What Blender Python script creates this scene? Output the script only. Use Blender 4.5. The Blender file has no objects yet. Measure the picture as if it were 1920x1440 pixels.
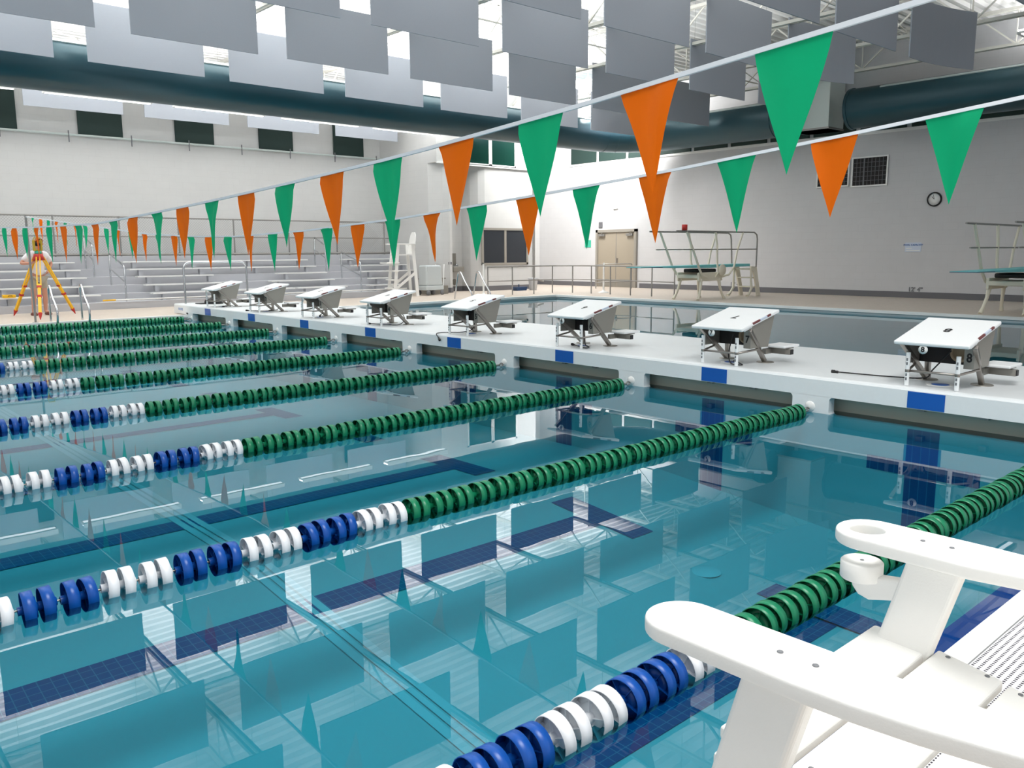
import bpy, bmesh, math, random
from mathutils import Vector, Matrix
random.seed(7)
PI = math.pi
scene = bpy.context.scene
COL = scene.collection

# ------------------------------------------------------------------ camera, world, lights, exposure
cam_d = bpy.data.cameras.new('camera')
cam = bpy.data.objects.new('camera', cam_d); COL.objects.link(cam)
cam_d.sensor_width = 36.0
cam_d.lens = 29.245
cam_d.clip_start = 0.05; cam_d.clip_end = 200
rv = Vector((0.744030, -0.668123, -0.005582)); uv = Vector((0.109248, 0.113410, 0.987524)); fv = Vector((0.659155, 0.735357, -0.157371))
M = Matrix(((rv.x, uv.x, -fv.x, -7.0719), (rv.y, uv.y, -fv.y, -1.6481), (rv.z, uv.z, -fv.z, 1.4759), (0, 0, 0, 1)))
cam.matrix_world = M
scene.camera = cam
vs = scene.view_settings
vs.view_transform = 'Standard'; vs.look = 'None'; vs.gamma = 1.0; vs.use_curve_mapping = False
vs.exposure = 0.0
scene.cycles.max_bounces = 10; scene.cycles.diffuse_bounces = 5; scene.cycles.glossy_bounces = 4
scene.cycles.transparent_max_bounces = 12
scene.cycles.use_denoising = True
scene.cycles.sample_clamp_indirect = 4.0
scene.cycles.caustics_reflective = False; scene.cycles.caustics_refractive = False
world = bpy.data.worlds.new('world'); scene.world = world; world.use_nodes = True
bg = world.node_tree.nodes['Background']
bg.inputs[0].default_value = (0.93, 0.97, 1.0, 1); bg.inputs[1].default_value = 0.74

def area(name, loc, direction, sx, sy, power, color=(1, 1, 1)):
    d = bpy.data.lights.new(name, 'AREA'); d.shape = 'RECTANGLE'; d.size = sx; d.size_y = sy; d.energy = power; d.color = color
    o = bpy.data.objects.new(name, d); COL.objects.link(o); o.location = loc
    o.rotation_euler = Vector(direction).to_track_quat('-Z', 'Y').to_euler()
    return o
# uplights that wash the roof deck: a strong band along the long duct, weaker ones over the lanes
for x in (-9.65, -6.6, -3.55, -0.5, 2.5, 5.55, 8.6, 11.7):
    area('duct_uplight', (x, 17.6, 6.45), (0, 0, 1), 2.7, 5.6, 350)
    area('roof_uplight', (x, 9.0, 6.5), (0, 0, 1), 2.7, 9.0, 230 if x < 7 else (130 if x < 10 else 50))
    if x < 9: area('gallery_uplight', (x, 22.0, 6.3), (0, 0.2, 1), 2.7, 1.6, 30)
area('end_wall_fill', (14.2, 18.6, 6.7), (0.9, 0.3, -1), 2.4, 1.6, 850, (1, 0.985, 0.96))  # added fill that brightens the end wall around the door
area('near_deck_fill', (-4.5, -1.2, 6.9), (0, 0.1, -1), 6.0, 2.4, 620, (1, 0.99, 0.97))  # added fill for the near chair and deck, no fixture there

# ------------------------------------------------------------------ helpers
def lin(c):
    return tuple(((v / 255) / 12.92 if v <= 10.3 else (((v / 255) + 0.055) / 1.055) ** 2.4) for v in c)
def mat(name, rgb, rough=0.5, metal=0.0, spec=0.5, noise=0.0, nscale=8.0, emit=None, bump=0.0, bscale=60.0):
    m = bpy.data.materials.new(name); m.use_nodes = True
    nt = m.node_tree; b = nt.nodes['Principled BSDF']
    c = lin(rgb)
    b.inputs['Base Color'].default_value = (*c, 1); b.inputs['Roughness'].default_value = rough
    b.inputs['Metallic'].default_value = metal; b.inputs['Specular IOR Level'].default_value = spec
    if noise > 0:
        tc = nt.nodes.new('ShaderNodeTexCoord'); n = nt.nodes.new('ShaderNodeTexNoise'); n.inputs['Scale'].default_value = nscale
        n.inputs['Detail'].default_value = 4
        mx = nt.nodes.new('ShaderNodeMix'); mx.data_type = 'RGBA'
        mx.inputs[6].default_value = (*[v * (1 - noise) for v in c], 1); mx.inputs[7].default_value = (*[min(1, v * (1 + noise)) for v in c], 1)
        nt.links.new(tc.outputs['Object'], n.inputs['Vector']); nt.links.new(n.outputs['Fac'], mx.inputs[0]); nt.links.new(mx.outputs[2], b.inputs['Base Color'])
    if bump > 0:
        tc = nt.nodes.new('ShaderNodeTexCoord'); n = nt.nodes.new('ShaderNodeTexNoise'); n.inputs['Scale'].default_value = bscale
        bp = nt.nodes.new('ShaderNodeBump'); bp.inputs['Strength'].default_value = bump; bp.inputs['Distance'].default_value = 0.01
        nt.links.new(tc.outputs['Object'], n.inputs['Vector']); nt.links.new(n.outputs['Fac'], bp.inputs['Height']); nt.links.new(bp.outputs['Normal'], b.inputs['Normal'])
    if emit:
        b.inputs['Emission Color'].default_value = (*emit[0], 1); b.inputs['Emission Strength'].default_value = emit[1]
    return m

def block_wall_mat(name, rgb, axis):
    """painted concrete block: faint joints, axis = which horizontal axis runs along the wall"""
    m = mat(name, rgb, 0.6, noise=0.03, nscale=3)
    nt = m.node_tree; b = nt.nodes['Principled BSDF']
    tc = nt.nodes.new('ShaderNodeTexCoord'); sp = nt.nodes.new('ShaderNodeSeparateXYZ'); cb = nt.nodes.new('ShaderNodeCombineXYZ')
    br = nt.nodes.new('ShaderNodeTexBrick'); br.inputs['Scale'].default_value = 1.0
    br.inputs['Brick Width'].default_value = 0.4; br.inputs['Row Height'].default_value = 0.2; br.inputs['Mortar Size'].default_value = 0.006
    br.inputs['Color1'].default_value = (1, 1, 1, 1); br.inputs['Color2'].default_value = (0.985, 0.985, 0.985, 1); br.inputs['Mortar'].default_value = (0.955, 0.955, 0.955, 1)
    nt.links.new(tc.outputs['Object'], sp.inputs[0]); nt.links.new(sp.outputs[axis], cb.inputs[0]); nt.links.new(sp.outputs['Z'], cb.inputs[1]); nt.links.new(cb.outputs[0], br.inputs['Vector'])
    mx = nt.nodes.new('ShaderNodeMix'); mx.data_type = 'RGBA'; mx.blend_type = 'MULTIPLY'; mx.inputs[0].default_value = 1
    old = b.inputs['Base Color'].links[0].from_socket
    nt.links.new(old, mx.inputs[6]); nt.links.new(br.outputs['Color'], mx.inputs[7]); nt.links.new(mx.outputs[2], b.inputs['Base Color'])
    return m

def tile_mat(name, rgb, grout, size, rough=0.3):
    m = mat(name, rgb, rough)
    nt = m.node_tree; b = nt.nodes['Principled BSDF']
    tc = nt.nodes.new('ShaderNodeTexCoord')
    br = nt.nodes.new('ShaderNodeTexBrick'); br.offset = 0.0; br.inputs['Scale'].default_value = 1.0
    br.inputs['Brick Width'].default_value = size; br.inputs['Row Height'].default_value = size; br.inputs['Mortar Size'].default_value = size * 0.04
    br.inputs['Color1'].default_value = (*lin(rgb), 1); br.inputs['Color2'].default_value = (*[v * 0.9 for v in lin(rgb)], 1); br.inputs['Mortar'].default_value = (*lin(grout), 1)
    nt.links.new(tc.outputs['Object'], br.inputs['Vector']); nt.links.new(br.outputs['Color'], b.inputs['Base Color'])
    return m

MT = {}
MT['wall_y'] = block_wall_mat('painted_block_side', (207, 207, 206), 'X')
MT['wall_x'] = block_wall_mat('painted_block_end', (203, 203, 205), 'Y')
MT['trimgrey'] = mat('grey_trim', (104, 104, 108), 0.5)
MT['deck'] = tile_mat('deck_tile', (212, 199, 186), (198, 186, 174), 0.05, 0.45)
MT['coping'] = mat('white_coping', (240, 240, 238), 0.35)
MT['plaster'] = mat('pool_plaster', (214, 232, 232), 0.7, noise=0.03, nscale=2)
MT['lanetile'] = tile_mat('navy_lane_tile', (8, 92, 158), (90, 150, 190), 0.07)
MT['bluetile'] = mat('blue_tile', (14, 88, 176), 0.3)
MT['gelcoat'] = mat('white_gelcoat', (232, 236, 238), 0.35, noise=0.02, nscale=30, bump=0.15, bscale=300)
MT['plastic'] = mat('white_plastic_lumber', (246, 245, 242), 0.42, bump=0.06, bscale=250)
MT['blocktop'] = mat('white_block_top', (244, 246, 247), 0.4, bump=0.1, bscale=400)
MT['steel'] = mat('brushed_steel', (158, 152, 146), 0.28, metal=0.9)
MT['skirt'] = mat('steel_skirt', (150, 147, 140), 0.45, metal=0.55)
MT['chrome'] = mat('chrome_rail', (200, 202, 205), 0.12, metal=1.0)
MT['galv'] = mat('galvanised_rail', (150, 148, 145), 0.4, metal=0.5)
MT['alu'] = mat('aluminium_bench', (240, 240, 238), 0.35, metal=0.2)
MT['concrete'] = mat('grey_concrete', (186, 187, 192), 0.8, noise=0.05, nscale=3)
MT['black'] = mat('black_rubber', (18, 18, 20), 0.5)
MT['dark'] = mat('dark_interior', (30, 27, 28), 0.7)
MT['tan'] = mat('tan_speaker', (150, 130, 105), 0.6)
MT['duct'] = mat('dark_green_duct', (38, 74, 84), 0.33, metal=0.25, spec=0.6)
MT['green_panel'] = mat('dark_green_panel', (24, 48, 44), 0.7)
MT['greenglass'] = mat('green_glass', (16, 52, 44), 0.15)
MT['baffle'] = mat('grey_fabric_baffle', (156, 161, 170), 0.85, noise=0.02, nscale=40)
MT['roof'] = mat('white_roof_deck', (226, 226, 224), 0.45)
MT['joist'] = mat('off_white_joist', (206, 204, 196), 0.5)
MT['cable'] = mat('black_cable', (20, 20, 22), 0.45)
MT['line'] = mat('white_tape', (236, 240, 246), 0.5)
MT['discgreen'] = mat('green_disc', (14, 128, 88), 0.35)
MT['discblue'] = mat('blue_disc', (6, 80, 168), 0.35)
MT['discwhite'] = mat('white_disc', (244, 246, 250), 0.4)
MT['cream'] = mat('cream_enamel', (226, 220, 202), 0.4)
MT['aqua'] = mat('aqua_board', (110, 196, 200), 0.5)
MT['doorpaint'] = mat('beige_door', (160, 150, 134), 0.5)
MT['doorframe'] = mat('grey_door_frame', (150, 145, 136), 0.5)
MT['lamp'] = mat('lit_tube', (255, 255, 255), 0.5, emit=((1, 1, 1), 34.0))
MT['underglow'] = mat('soft_underside_glow', (255, 255, 255), 0.5, emit=((1, 1, 1), 2.5))
MT['red'] = mat('red_paint', (190, 44, 36), 0.5)
MT['yellow'] = mat('yellow_paint', (244, 188, 26), 0.4)
MT['signwhite'] = mat('sign_white', (206, 216, 232), 0.5)
MT['signblue'] = mat('sign_blue', (70, 110, 170), 0.5)
MT['grey'] = mat('mid_grey', (120, 122, 126), 0.6)
MT['navy'] = mat('navy_plastic', (24, 58, 96), 0.5)
MT['bin'] = mat('grey_bin', (196, 200, 206), 0.5)
MT['mint'] = mat('mint_sign', (60, 180, 150), 0.5)
MT['tarp'] = mat('translucent_cover', (205, 212, 214), 0.6)
MT['skin'] = mat('skin', (206, 150, 128), 0.6)
MT['shirt'] = mat('white_shirt', (240, 236, 240), 0.8)
MT['shorts'] = mat('khaki_shorts', (176, 168, 152), 0.85, noise=0.12, nscale=40)
MT['hair'] = mat('sandy_hair', (186, 110, 70), 0.8)
MT['shoe'] = mat('brown_shoe', (120, 70, 60), 0.6)

def two_sided_vinyl(name, rgb):
    m = bpy.data.materials.new(name); m.use_nodes = True; nt = m.node_tree
    b = nt.nodes['Principled BSDF']; b.inputs['Base Color'].default_value = (*lin(rgb), 1); b.inputs['Roughness'].default_value = 0.5; b.inputs['Specular IOR Level'].default_value = 0.25
    tr = nt.nodes.new('ShaderNodeBsdfTranslucent'); tr.inputs[0].default_value = (*lin(rgb), 1)
    mx = nt.nodes.new('ShaderNodeMixShader'); mx.inputs[0].default_value = 0.5
    nt.links.new(b.outputs[0], mx.inputs[1]); nt.links.new(tr.outputs[0], mx.inputs[2]); nt.links.new(mx.outputs[0], nt.nodes['Material Output'].inputs['Surface'])
    return m
MT['fgreen'] = two_sided_vinyl('green_vinyl', (14, 186, 128))
MT['forange'] = two_sided_vinyl('orange_vinyl', (255, 118, 10))

def water_material():
    m = bpy.data.materials.new('pool_water'); m.use_nodes = True; nt = m.node_tree; nt.nodes.clear()
    out = nt.nodes.new('ShaderNodeOutputMaterial'); mx = nt.nodes.new('ShaderNodeMixShader')
    fr = nt.nodes.new('ShaderNodeFresnel'); fr.inputs['IOR'].default_value = 1.335
    tr = nt.nodes.new('ShaderNodeBsdfTransparent'); tr.inputs[0].default_value = (0.185, 0.585, 0.69, 1)
    gl = nt.nodes.new('ShaderNodeBsdfGlossy'); gl.inputs['Roughness'].default_value = 0.0; gl.inputs[0].default_value = (0.97, 0.98, 1, 1)
    tc = nt.nodes.new('ShaderNodeTexCoord'); n = nt.nodes.new('ShaderNodeTexNoise'); n.inputs['Scale'].default_value = 1.6; n.inputs['Detail'].default_value = 2
    bp = nt.nodes.new('ShaderNodeBump'); bp.inputs['Strength'].default_value = 0.02; bp.inputs['Distance'].default_value = 0.02
    nt.links.new(tc.outputs['Object'], n.inputs['Vector']); nt.links.new(n.outputs['Fac'], bp.inputs['Height'])
    nt.links.new(bp.outputs['Normal'], gl.inputs['Normal'])
    nt.links.new(fr.outputs[0], mx.inputs[0]); nt.links.new(tr.outputs[0], mx.inputs[1]); nt.links.new(gl.outputs[0], mx.inputs[2]); nt.links.new(mx.outputs[0], out.inputs[0])
    return m
MT['water'] = water_material()

def grate_material():
    m = mat('perforated_gutter_grate', (236, 236, 236), 0.45); nt = m.node_tree; b = nt.nodes['Principled BSDF']
    tc = nt.nodes.new('ShaderNodeTexCoord'); sp = nt.nodes.new('ShaderNodeSeparateXYZ'); nt.links.new(tc.outputs['Object'], sp.inputs[0])
    def holes(sock, pitch_, frac):
        a = nt.nodes.new('ShaderNodeMath'); a.operation = 'DIVIDE'; a.inputs[1].default_value = pitch_
        c = nt.nodes.new('ShaderNodeMath'); c.operation = 'FRACT'; d = nt.nodes.new('ShaderNodeMath'); d.operation = 'LESS_THAN'; d.inputs[1].default_value = frac
        nt.links.new(sock, a.inputs[0]); nt.links.new(a.outputs[0], c.inputs[0]); nt.links.new(c.outputs[0], d.inputs[0]); return d.outputs[0]
    mu = nt.nodes.new('ShaderNodeMath'); mu.operation = 'MULTIPLY'
    nt.links.new(holes(sp.outputs['X'], 0.0155, 0.58), mu.inputs[0]); nt.links.new(holes(sp.outputs['Y'], 0.023, 0.42), mu.inputs[1])
    mx = nt.nodes.new('ShaderNodeMix'); mx.data_type = 'RGBA'; mx.inputs[6].default_value = (*lin((238, 238, 240)), 1); mx.inputs[7].default_value = (*lin((62, 56, 66)), 1)
    nt.links.new(mu.outputs[0], mx.inputs[0]); nt.links.new(mx.outputs[2], b.inputs['Base Color'])
    return m
MT['grate'] = grate_material()

class MB:
    def __init__(s): s.v = []; s.f = []; s.sm = []
    def add(s, vs_, fs, smooth=False):
        k = len(s.v); s.v += [Vector(p) for p in vs_]; s.f += [[i + k for i in f] for f in fs]; s.sm += [smooth] * len(fs); return s
    def box(s, x0, x1, y0, y1, z0, z1):
        if x0 > x1: x0, x1 = x1, x0
        if y0 > y1: y0, y1 = y1, y0
        if z0 > z1: z0, z1 = z1, z0
        return s.add([(x0, y0, z0), (x1, y0, z0), (x1, y1, z0), (x0, y1, z0), (x0, y0, z1), (x1, y0, z1), (x1, y1, z1), (x0, y1, z1)],
                     [(3, 2, 1, 0), (4, 5, 6, 7), (0, 1, 5, 4), (1, 2, 6, 5), (2, 3, 7, 6), (3, 0, 4, 7)])
    def bar(s, a, b, w, h, up=(0, 0, 1)):
        a = Vector(a); b = Vector(b); d = (b - a).normalized(); u = Vector(up)
        if abs(d.dot(u)) > 0.98: u = Vector((1, 0, 0))
        sx = d.cross(u).normalized() * w / 2; sz = sx.cross(d).normalized() * h / 2
        return s.add([a - sx - sz, a + sx - sz, a + sx + sz, a - sx + sz, b - sx - sz, b + sx - sz, b + sx + sz, b - sx + sz],
                     [(3, 2, 1, 0), (4, 5, 6, 7), (0, 1, 5, 4), (1, 2, 6, 5), (2, 3, 7, 6), (3, 0, 4, 7)][0:6])
    def tube(s, pts, r, n=10, caps=True):
        pts = [Vector(p) for p in pts]; rs = r if isinstance(r, (list, tuple)) else [r] * len(pts)
        vs_ = []; prev = None
        for i, p in enumerate(pts):
            t = (pts[min(i + 1, len(pts) - 1)] - pts[max(i - 1, 0)]).normalized()
            if prev is None:
                ref = Vector((0, 0, 1)) if abs(t.z) < 0.9 else Vector((1, 0, 0)); u = t.cross(ref).normalized()
            else:
                u = (prev - t * prev.dot(t)).normalized()
            prev = u; w = t.cross(u)
            for k in range(n):
                a = 2 * PI * k / n; vs_.append(p + (u * math.cos(a) + w * math.sin(a)) * rs[i])
        fs = []
        for i in range(len(pts) - 1):
            for k in range(n):
                k2 = (k + 1) % n; fs.append((i * n + k, i * n + k2, (i + 1) * n + k2, (i + 1) * n + k))
        s.add(vs_, fs, True)
        if caps:
            m_ = len(pts) - 1
            s.add(vs_[:n], [tuple(reversed(range(n)))]); s.add(vs_[m_ * n:], [tuple(range(n))])
        return s
    def lathe(s, prof, org, axis='Z', n=24, smooth=True):
        """prof: list of (radius, height)"""
        vs_ = []
        for r, h in prof:
            for k in range(n):
                a = 2 * PI * k / n; c, q = r * math.cos(a), r * math.sin(a)
                vs_.append({'Z': (c, q, h), 'X': (h, c, q), 'Y': (q, h, c)}[axis])
        o = Vector(org); vs_ = [Vector(p) + o for p in vs_]
        fs = [(i * n + k, i * n + (k + 1) % n, (i + 1) * n + (k + 1) % n, (i + 1) * n + k) for i in range(len(prof) - 1) for k in range(n)]
        return s.add(vs_, fs, smooth)
    def prism(s, poly, a, b, plane='XY'):
        """extrude polygon of 2-D points between offsets a and b along the remaining axis"""
        def P(p, h): return {'XY': (p[0], p[1], h), 'XZ': (p[0], h, p[1]), 'YZ': (h, p[0], p[1])}[plane]
        n = len(poly); vs_ = [P(p, a) for p in poly] + [P(p, b) for p in poly]
        return s.add(vs_, [tuple(reversed(range(n))), tuple(range(n, 2 * n))] + [(i, (i + 1) % n, n + (i + 1) % n, n + i) for i in range(n)])
    def xf(s, mtx):
        s.v = [mtx @ p for p in s.v]; return s
    def build(s, name, material, parent=None, bevel=0.0, segs=2, loc=None):
        me = bpy.data.meshes.new(name); me.from_pydata([tuple(p) for p in s.v], [], s.f)
        if any(s.sm): me.polygons.foreach_set('use_smooth', s.sm)
        bm = bmesh.new(); bm.from_mesh(me); bmesh.ops.recalc_face_normals(bm, faces=bm.faces); bm.to_mesh(me); bm.free()
        if isinstance(material, (list, tuple)):
            for m_ in material: me.materials.append(m_)
        else: me.materials.append(material)
        o = bpy.data.objects.new(name, me); COL.objects.link(o)
        if parent is not None: o.parent = parent
        if loc is not None: o.location = loc
        if bevel > 0:
            b = o.modifiers.new('bevel', 'BEVEL'); b.width = bevel; b.segments = segs; b.limit_method = 'ANGLE'; b.angle_limit = math.radians(40)
        return o

def tag(o, label, cat, group=None, kind=None):
    if label: o['label'] = label
    if cat: o['category'] = cat
    if group: o['group'] = group
    if kind: o['kind'] = kind
    return o
def struct(o): o['kind'] = 'structure'; return o
def thing(name, label, cat, loc=(0, 0, 0), rz=0.0, group=None):
    o = bpy.data.objects.new(name, None); COL.objects.link(o); o.location = loc; o.rotation_euler = (0, 0, rz); o.empty_display_size = 0.1
    return tag(o, label, cat, group)
def copy_tree(o, parent=None):
    c = o.copy(); COL.objects.link(c)
    if parent is not None: c.parent = parent
    for ch in list(o.children): copy_tree(ch, c)
    return c
def text(name, body, size, mtx, material, parent=None, ext=0.002):
    cu = bpy.data.curves.new(name, 'FONT'); cu.body = body; cu.size = size; cu.extrude = ext; cu.align_x = 'CENTER'; cu.align_y = 'CENTER'; cu.offset = size * 0.03
    tmp = bpy.data.objects.new('tmp_text', cu); COL.objects.link(tmp)
    dg = bpy.context.evaluated_depsgraph_get(); me = bpy.data.meshes.new_from_object(tmp.evaluated_get(dg))
    bpy.data.objects.remove(tmp); me.transform(mtx); me.materials.clear(); me.materials.append(material)
    o = bpy.data.objects.new(name, me); COL.objects.link(o)
    if parent is not None: o.parent = parent
    return o
def frame(origin, xaxis, yaxis):
    x = Vector(xaxis).normalized(); y = Vector(yaxis).normalized(); z = x.cross(y)
    return Matrix(((x.x, y.x, z.x, origin[0]), (x.y, y.y, z.y, origin[1]), (x.z, y.z, z.z, origin[2]), (0, 0, 0, 1)))
def arc(c, r, a0, a1, n, plane='YZ', fixed=0):
    out = []
    for i in range(n + 1):
        a = a0 + (a1 - a0) * i / n; p, q = c[0] + r * math.cos(a), c[1] + r * math.sin(a)
        out.append({'YZ': (fixed, p, q), 'XZ': (p, fixed, q), 'XY': (p, q, fixed)}[plane])
    return out
ORD = ['first', 'second', 'third', 'fourth', 'fifth', 'sixth', 'seventh', 'eighth', 'ninth', 'tenth']

# ------------------------------------------------------------------ measures
D = 0.10                    # deck height above the water
YN, YF = -0.57, 17.15       # near and far pool edges
XE, XD = 17.43, 11.7        # end wall, far edge of diving pool
LP = 2.13                   # lane pitch
ROOF = 7.3
XMIN = -17.0
WY = 24.3                   # wall behind the bleachers

# ------------------------------------------------------------------ pool shells and water
def basin(name, x0, x1, zdeep):
    b = MB()
    ys = [YN, 1.2, 4.2, 9.0, YF]; zs = [-1.16, -1.13, -0.84, -0.86, -0.95] if zdeep is None else [zdeep] * 5
    n = len(ys)
    v = []
    for y, z in zip(ys, zs): v += [(x0, y, z), (x1, y, z)]
    f = [(2 * i, 2 * i + 1, 2 * i + 3, 2 * i + 2) for i in range(n - 1)]
    b.add(v, f)
    zt = -0.02
    for i in range(n - 1):
        for xx, k in ((x0, 0), (x1, 1)):
            b.add([(xx, ys[i], zs[i]), (xx, ys[i + 1], zs[i + 1]), (xx, ys[i + 1], -0.02), (xx, ys[i], -0.02)], [(0, 1, 2, 3)])
    for yy, z in ((ys[0], zs[0]), (ys[-1], zs[-1])):
        b.add([(x0, yy, z), (x1, yy, z), (x1, yy, zt), (x0, yy, zt)], [(0, 1, 2, 3)])
    return struct(b.build(name, MT['plaster']))
def floor_z(y):
    ys = [YN, 1.2, 4.2, 9.0, YF]; zs = [-1.16, -1.13, -0.84, -0.86, -0.95]
    for i in range(4):
        if y <= ys[i + 1]: return zs[i] + (zs[i + 1] - zs[i]) * (y - ys[i]) / (ys[i + 1] - ys[i])
    return zs[-1]
basin('floor_lap_pool', XMIN, 0.12, None)
basin('floor_diving_pool', 2.0, XD, -2.6)
w = MB(); w.add([(XMIN, YN, 0), (0.9, YN, 0), (0.9, YF, 0), (XMIN, YF, 0)], [(0, 1, 2, 3)])
struct(w.build('water_lap_pool', MT['water']))
w = MB(); w.add([(1.3, YN, 0), (XD, YN, 0), (XD, YF, 0), (1.3, YF, 0)], [(0, 1, 2, 3)])
struct(w.build('water_diving_pool', MT['water']))
# lane lines of navy tile on the pool floor, with a T at the end, and the light stripe crossing them
for k in range(8):
    yc = LP * (k + 0.5) + (0.0 if k == 0 else 0.08)
    m_ = MB()
    for (x0, x1, y0, y1) in ((XMIN, -1.72, yc - 0.14, yc + 0.14), (-1.72, -1.44, yc - 0.5, yc + 0.5)):
        m_.add([(x0, y0, floor_z(y0) + .006), (x1, y0, floor_z(y0) + .006), (x1, y1, floor_z(y1) + .006), (x0, y1, floor_z(y1) + .006)], [(0, 1, 2, 3)])
    struct(m_.build('floor_lane_line', MT['lanetile']))
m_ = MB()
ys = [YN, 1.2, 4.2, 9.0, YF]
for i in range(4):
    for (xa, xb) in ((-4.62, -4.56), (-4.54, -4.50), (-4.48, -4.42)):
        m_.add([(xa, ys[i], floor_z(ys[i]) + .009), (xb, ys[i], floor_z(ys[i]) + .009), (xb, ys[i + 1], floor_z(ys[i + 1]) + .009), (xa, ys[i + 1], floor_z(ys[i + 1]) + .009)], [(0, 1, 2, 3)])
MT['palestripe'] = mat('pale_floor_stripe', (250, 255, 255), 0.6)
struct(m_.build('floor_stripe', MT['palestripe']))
m_ = MB(); m_.lathe([(0.0, 0.012), (0.11, 0.012), (0.12, 0.0)], (-1.72, 2.02, floor_z(2.02)), n=20); struct(m_.build('floor_drain', MT['palestripe']))

# decks
def slab(name, x0, x1, y0, y1, z0, z1, m):
    return struct(MB().box(x0, x1, y0, y1, z0, z1).build(name, m))
slab('floor_far', XMIN, XE + .3, YF + 0.16, WY + .3, -0.4, D, MT['deck'])
slab('floor_end', XD + 0.16, XE + .3, -6, YF + 0.16, -0.4, D, MT['deck'])
slab('floor_near', XMIN, XD + 0.16, -6, -1.12, -0.4, 0.06, MT['deck'])
slab('trim_coping_far', XMIN, XD + 0.16, YF, YF + 0.17, D - 0.05, D + 0.008, MT['coping'])
slab('trim_coping_end', XD, XD + 0.17, YN, YF, D - 0.05, D + 0.008, MT['coping'])
MT['slot'] = mat('slot_water_reflection', (196, 206, 212), 0.3)  # grey-blue tone painted in for the water's reflection below the coping
slab('trim_slot_far', XMIN, XD + 0.10, YF + .06, YF + 0.155, -0.3, D - 0.05, MT['slot'])
slab('trim_slot_end', XD + .06, XD + 0.155, YN, YF + .06, -0.3, D - 0.05, MT['slot'])
MT['bluenose'] = mat('blue_nosing_tile', (22, 92, 176), 0.5)
# near gutter: blue nosing, white lip, groove, perforated grate
slab('trim_nosing', XMIN, XD, YN - 0.01, YN + 0.085, -0.08, -0.005, MT['bluenose'])
slab('trim_gutter_lip', XMIN, XD, YN - 0.10, YN - 0.01, -0.08, 0.022, MT['coping'])
slab('trim_gutter_groove', XMIN, XD, YN - 0.106, YN - 0.10, -0.08, 0.012, MT['grey'])
slab('trim_gutter_grate', XMIN, XD, YN - 0.55, YN - 0.106, -0.08, 0.022, MT['grate'])

# ------------------------------------------------------------------ room shell
slab('wall_end', XE, XE + 0.3, -6, WY, D - .1, ROOF + .5, MT['wall_x'])
slab('wall_far', XMIN, 10.0, WY, WY + 0.3, D - .1, ROOF + .5, MT['wall_y'])
# room block beside the bleachers: side wall, pier, alcove for the fountain, window wall
foot = [(9.9, WY), (9.9, 21.45), (10.2, 21.05), (10.36, 20.9), (10.52, 20.98), (10.56, 21.75), (11.55, 21.75), (11.62, 21.35), (11.78, 21.1), (12.0, 21.0), (14.35, 21.0), (14.35, 23.9), (XE, 23.9), (XE, WY)]
struct(MB().prism(foot, D - .1, 4.4).build('wall_gallery_block', MT['wall_y']))
foot2 = [(9.9, WY), (9.9, 20.95), (14.38, 20.95), (14.38, 23.9), (XE, 23.9), (XE, WY)]
struct(MB().prism(foot2, 4.4, ROOF + .4).build('wall_gallery_upper', MT['wall_y']))
def base_strip(name, pts):
    b = MB()
    for a, c in zip(pts[:-1], pts[1:]): b.bar((a[0], a[1], D + .085), (c[0], c[1], D + .085), 0.02, 0.17)
    struct(b.build(name, MT['trimgrey']))
base_strip('baseboard_end', [(XE - .01, -5.9), (XE - .01, 18.5)]); base_strip('baseboard_end_corner', [(XE - .01, 20.75), (XE - .01, 23.88)])
base_strip('baseboard_gallery', [(10.2, 21.03), (10.36, 20.88), (10.53, 20.97), (10.57, 21.74), (11.54, 21.74), (11.61, 21.34), (11.77, 21.09), (12.0, 20.99), (14.36, 20.99)])
base_strip('baseboard_recess', [(14.36, 21.0), (14.36, 23.89), (XE - .02, 23.89)])
# roof deck: trapezoidal ribs running along X
pitch = 0.30
b = MB(); y = -6.0; prof = []
while y < WY + .3:
    prof += [(y, ROOF), (y + .10, ROOF), (y + .13, ROOF + .09), (y + .27, ROOF + .09)]; y += pitch
n = len(prof)
b.add([(XMIN, p, q) for p, q in prof] + [(XE + .3, p, q) for p, q in prof], [(i, i + 1, n + i + 1, n + i) for i in range(n - 1)])
struct(b.build('ceiling', MT['roof']))
struct(MB().box(XMIN, XE + .3, -6, WY + .3, ROOF + .12, ROOF + .2).build('ceiling_slab', MT['roof']))

# ------------------------------------------------------------------ roof joists (open web, along Y)
def make_joist():
    t = thing('roof_joist', None, 'roof joist')
    y0, y1 = -5.5, WY - .02
    for zc, hh, nm in ((6.33, 0.07, 'bottom_chord'), (7.16, 0.07, 'top_chord')):
        c = MB(); c.bar((-0.05, y0, zc), (-0.05, y1, zc), 0.05, hh); c.bar((0.05, y0, zc), (0.05, y1, zc), 0.05, hh); c.build(nm, MT['joist'], t)
    wz = MB(); y = y0; up = True
    while y < y1 - 1.0:
        wz.bar((0, y, 6.35 if up else 7.14), (0, y + 0.95, 7.14 if up else 6.35), 0.035, 0.035)
        if not up: wz.bar((0, y + .95, 6.35), (0, y + .95, 7.14), 0.025, 0.025)
        y += 0.95; up = not up
    wz.build('web', MT['joist'], t)
    return t
jp = make_joist()
jx = [-11.2, -8.15, -5.1, -2.05, 1.0, 4.03, 7.05, 10.1, 13.25, 16.05]
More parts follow.
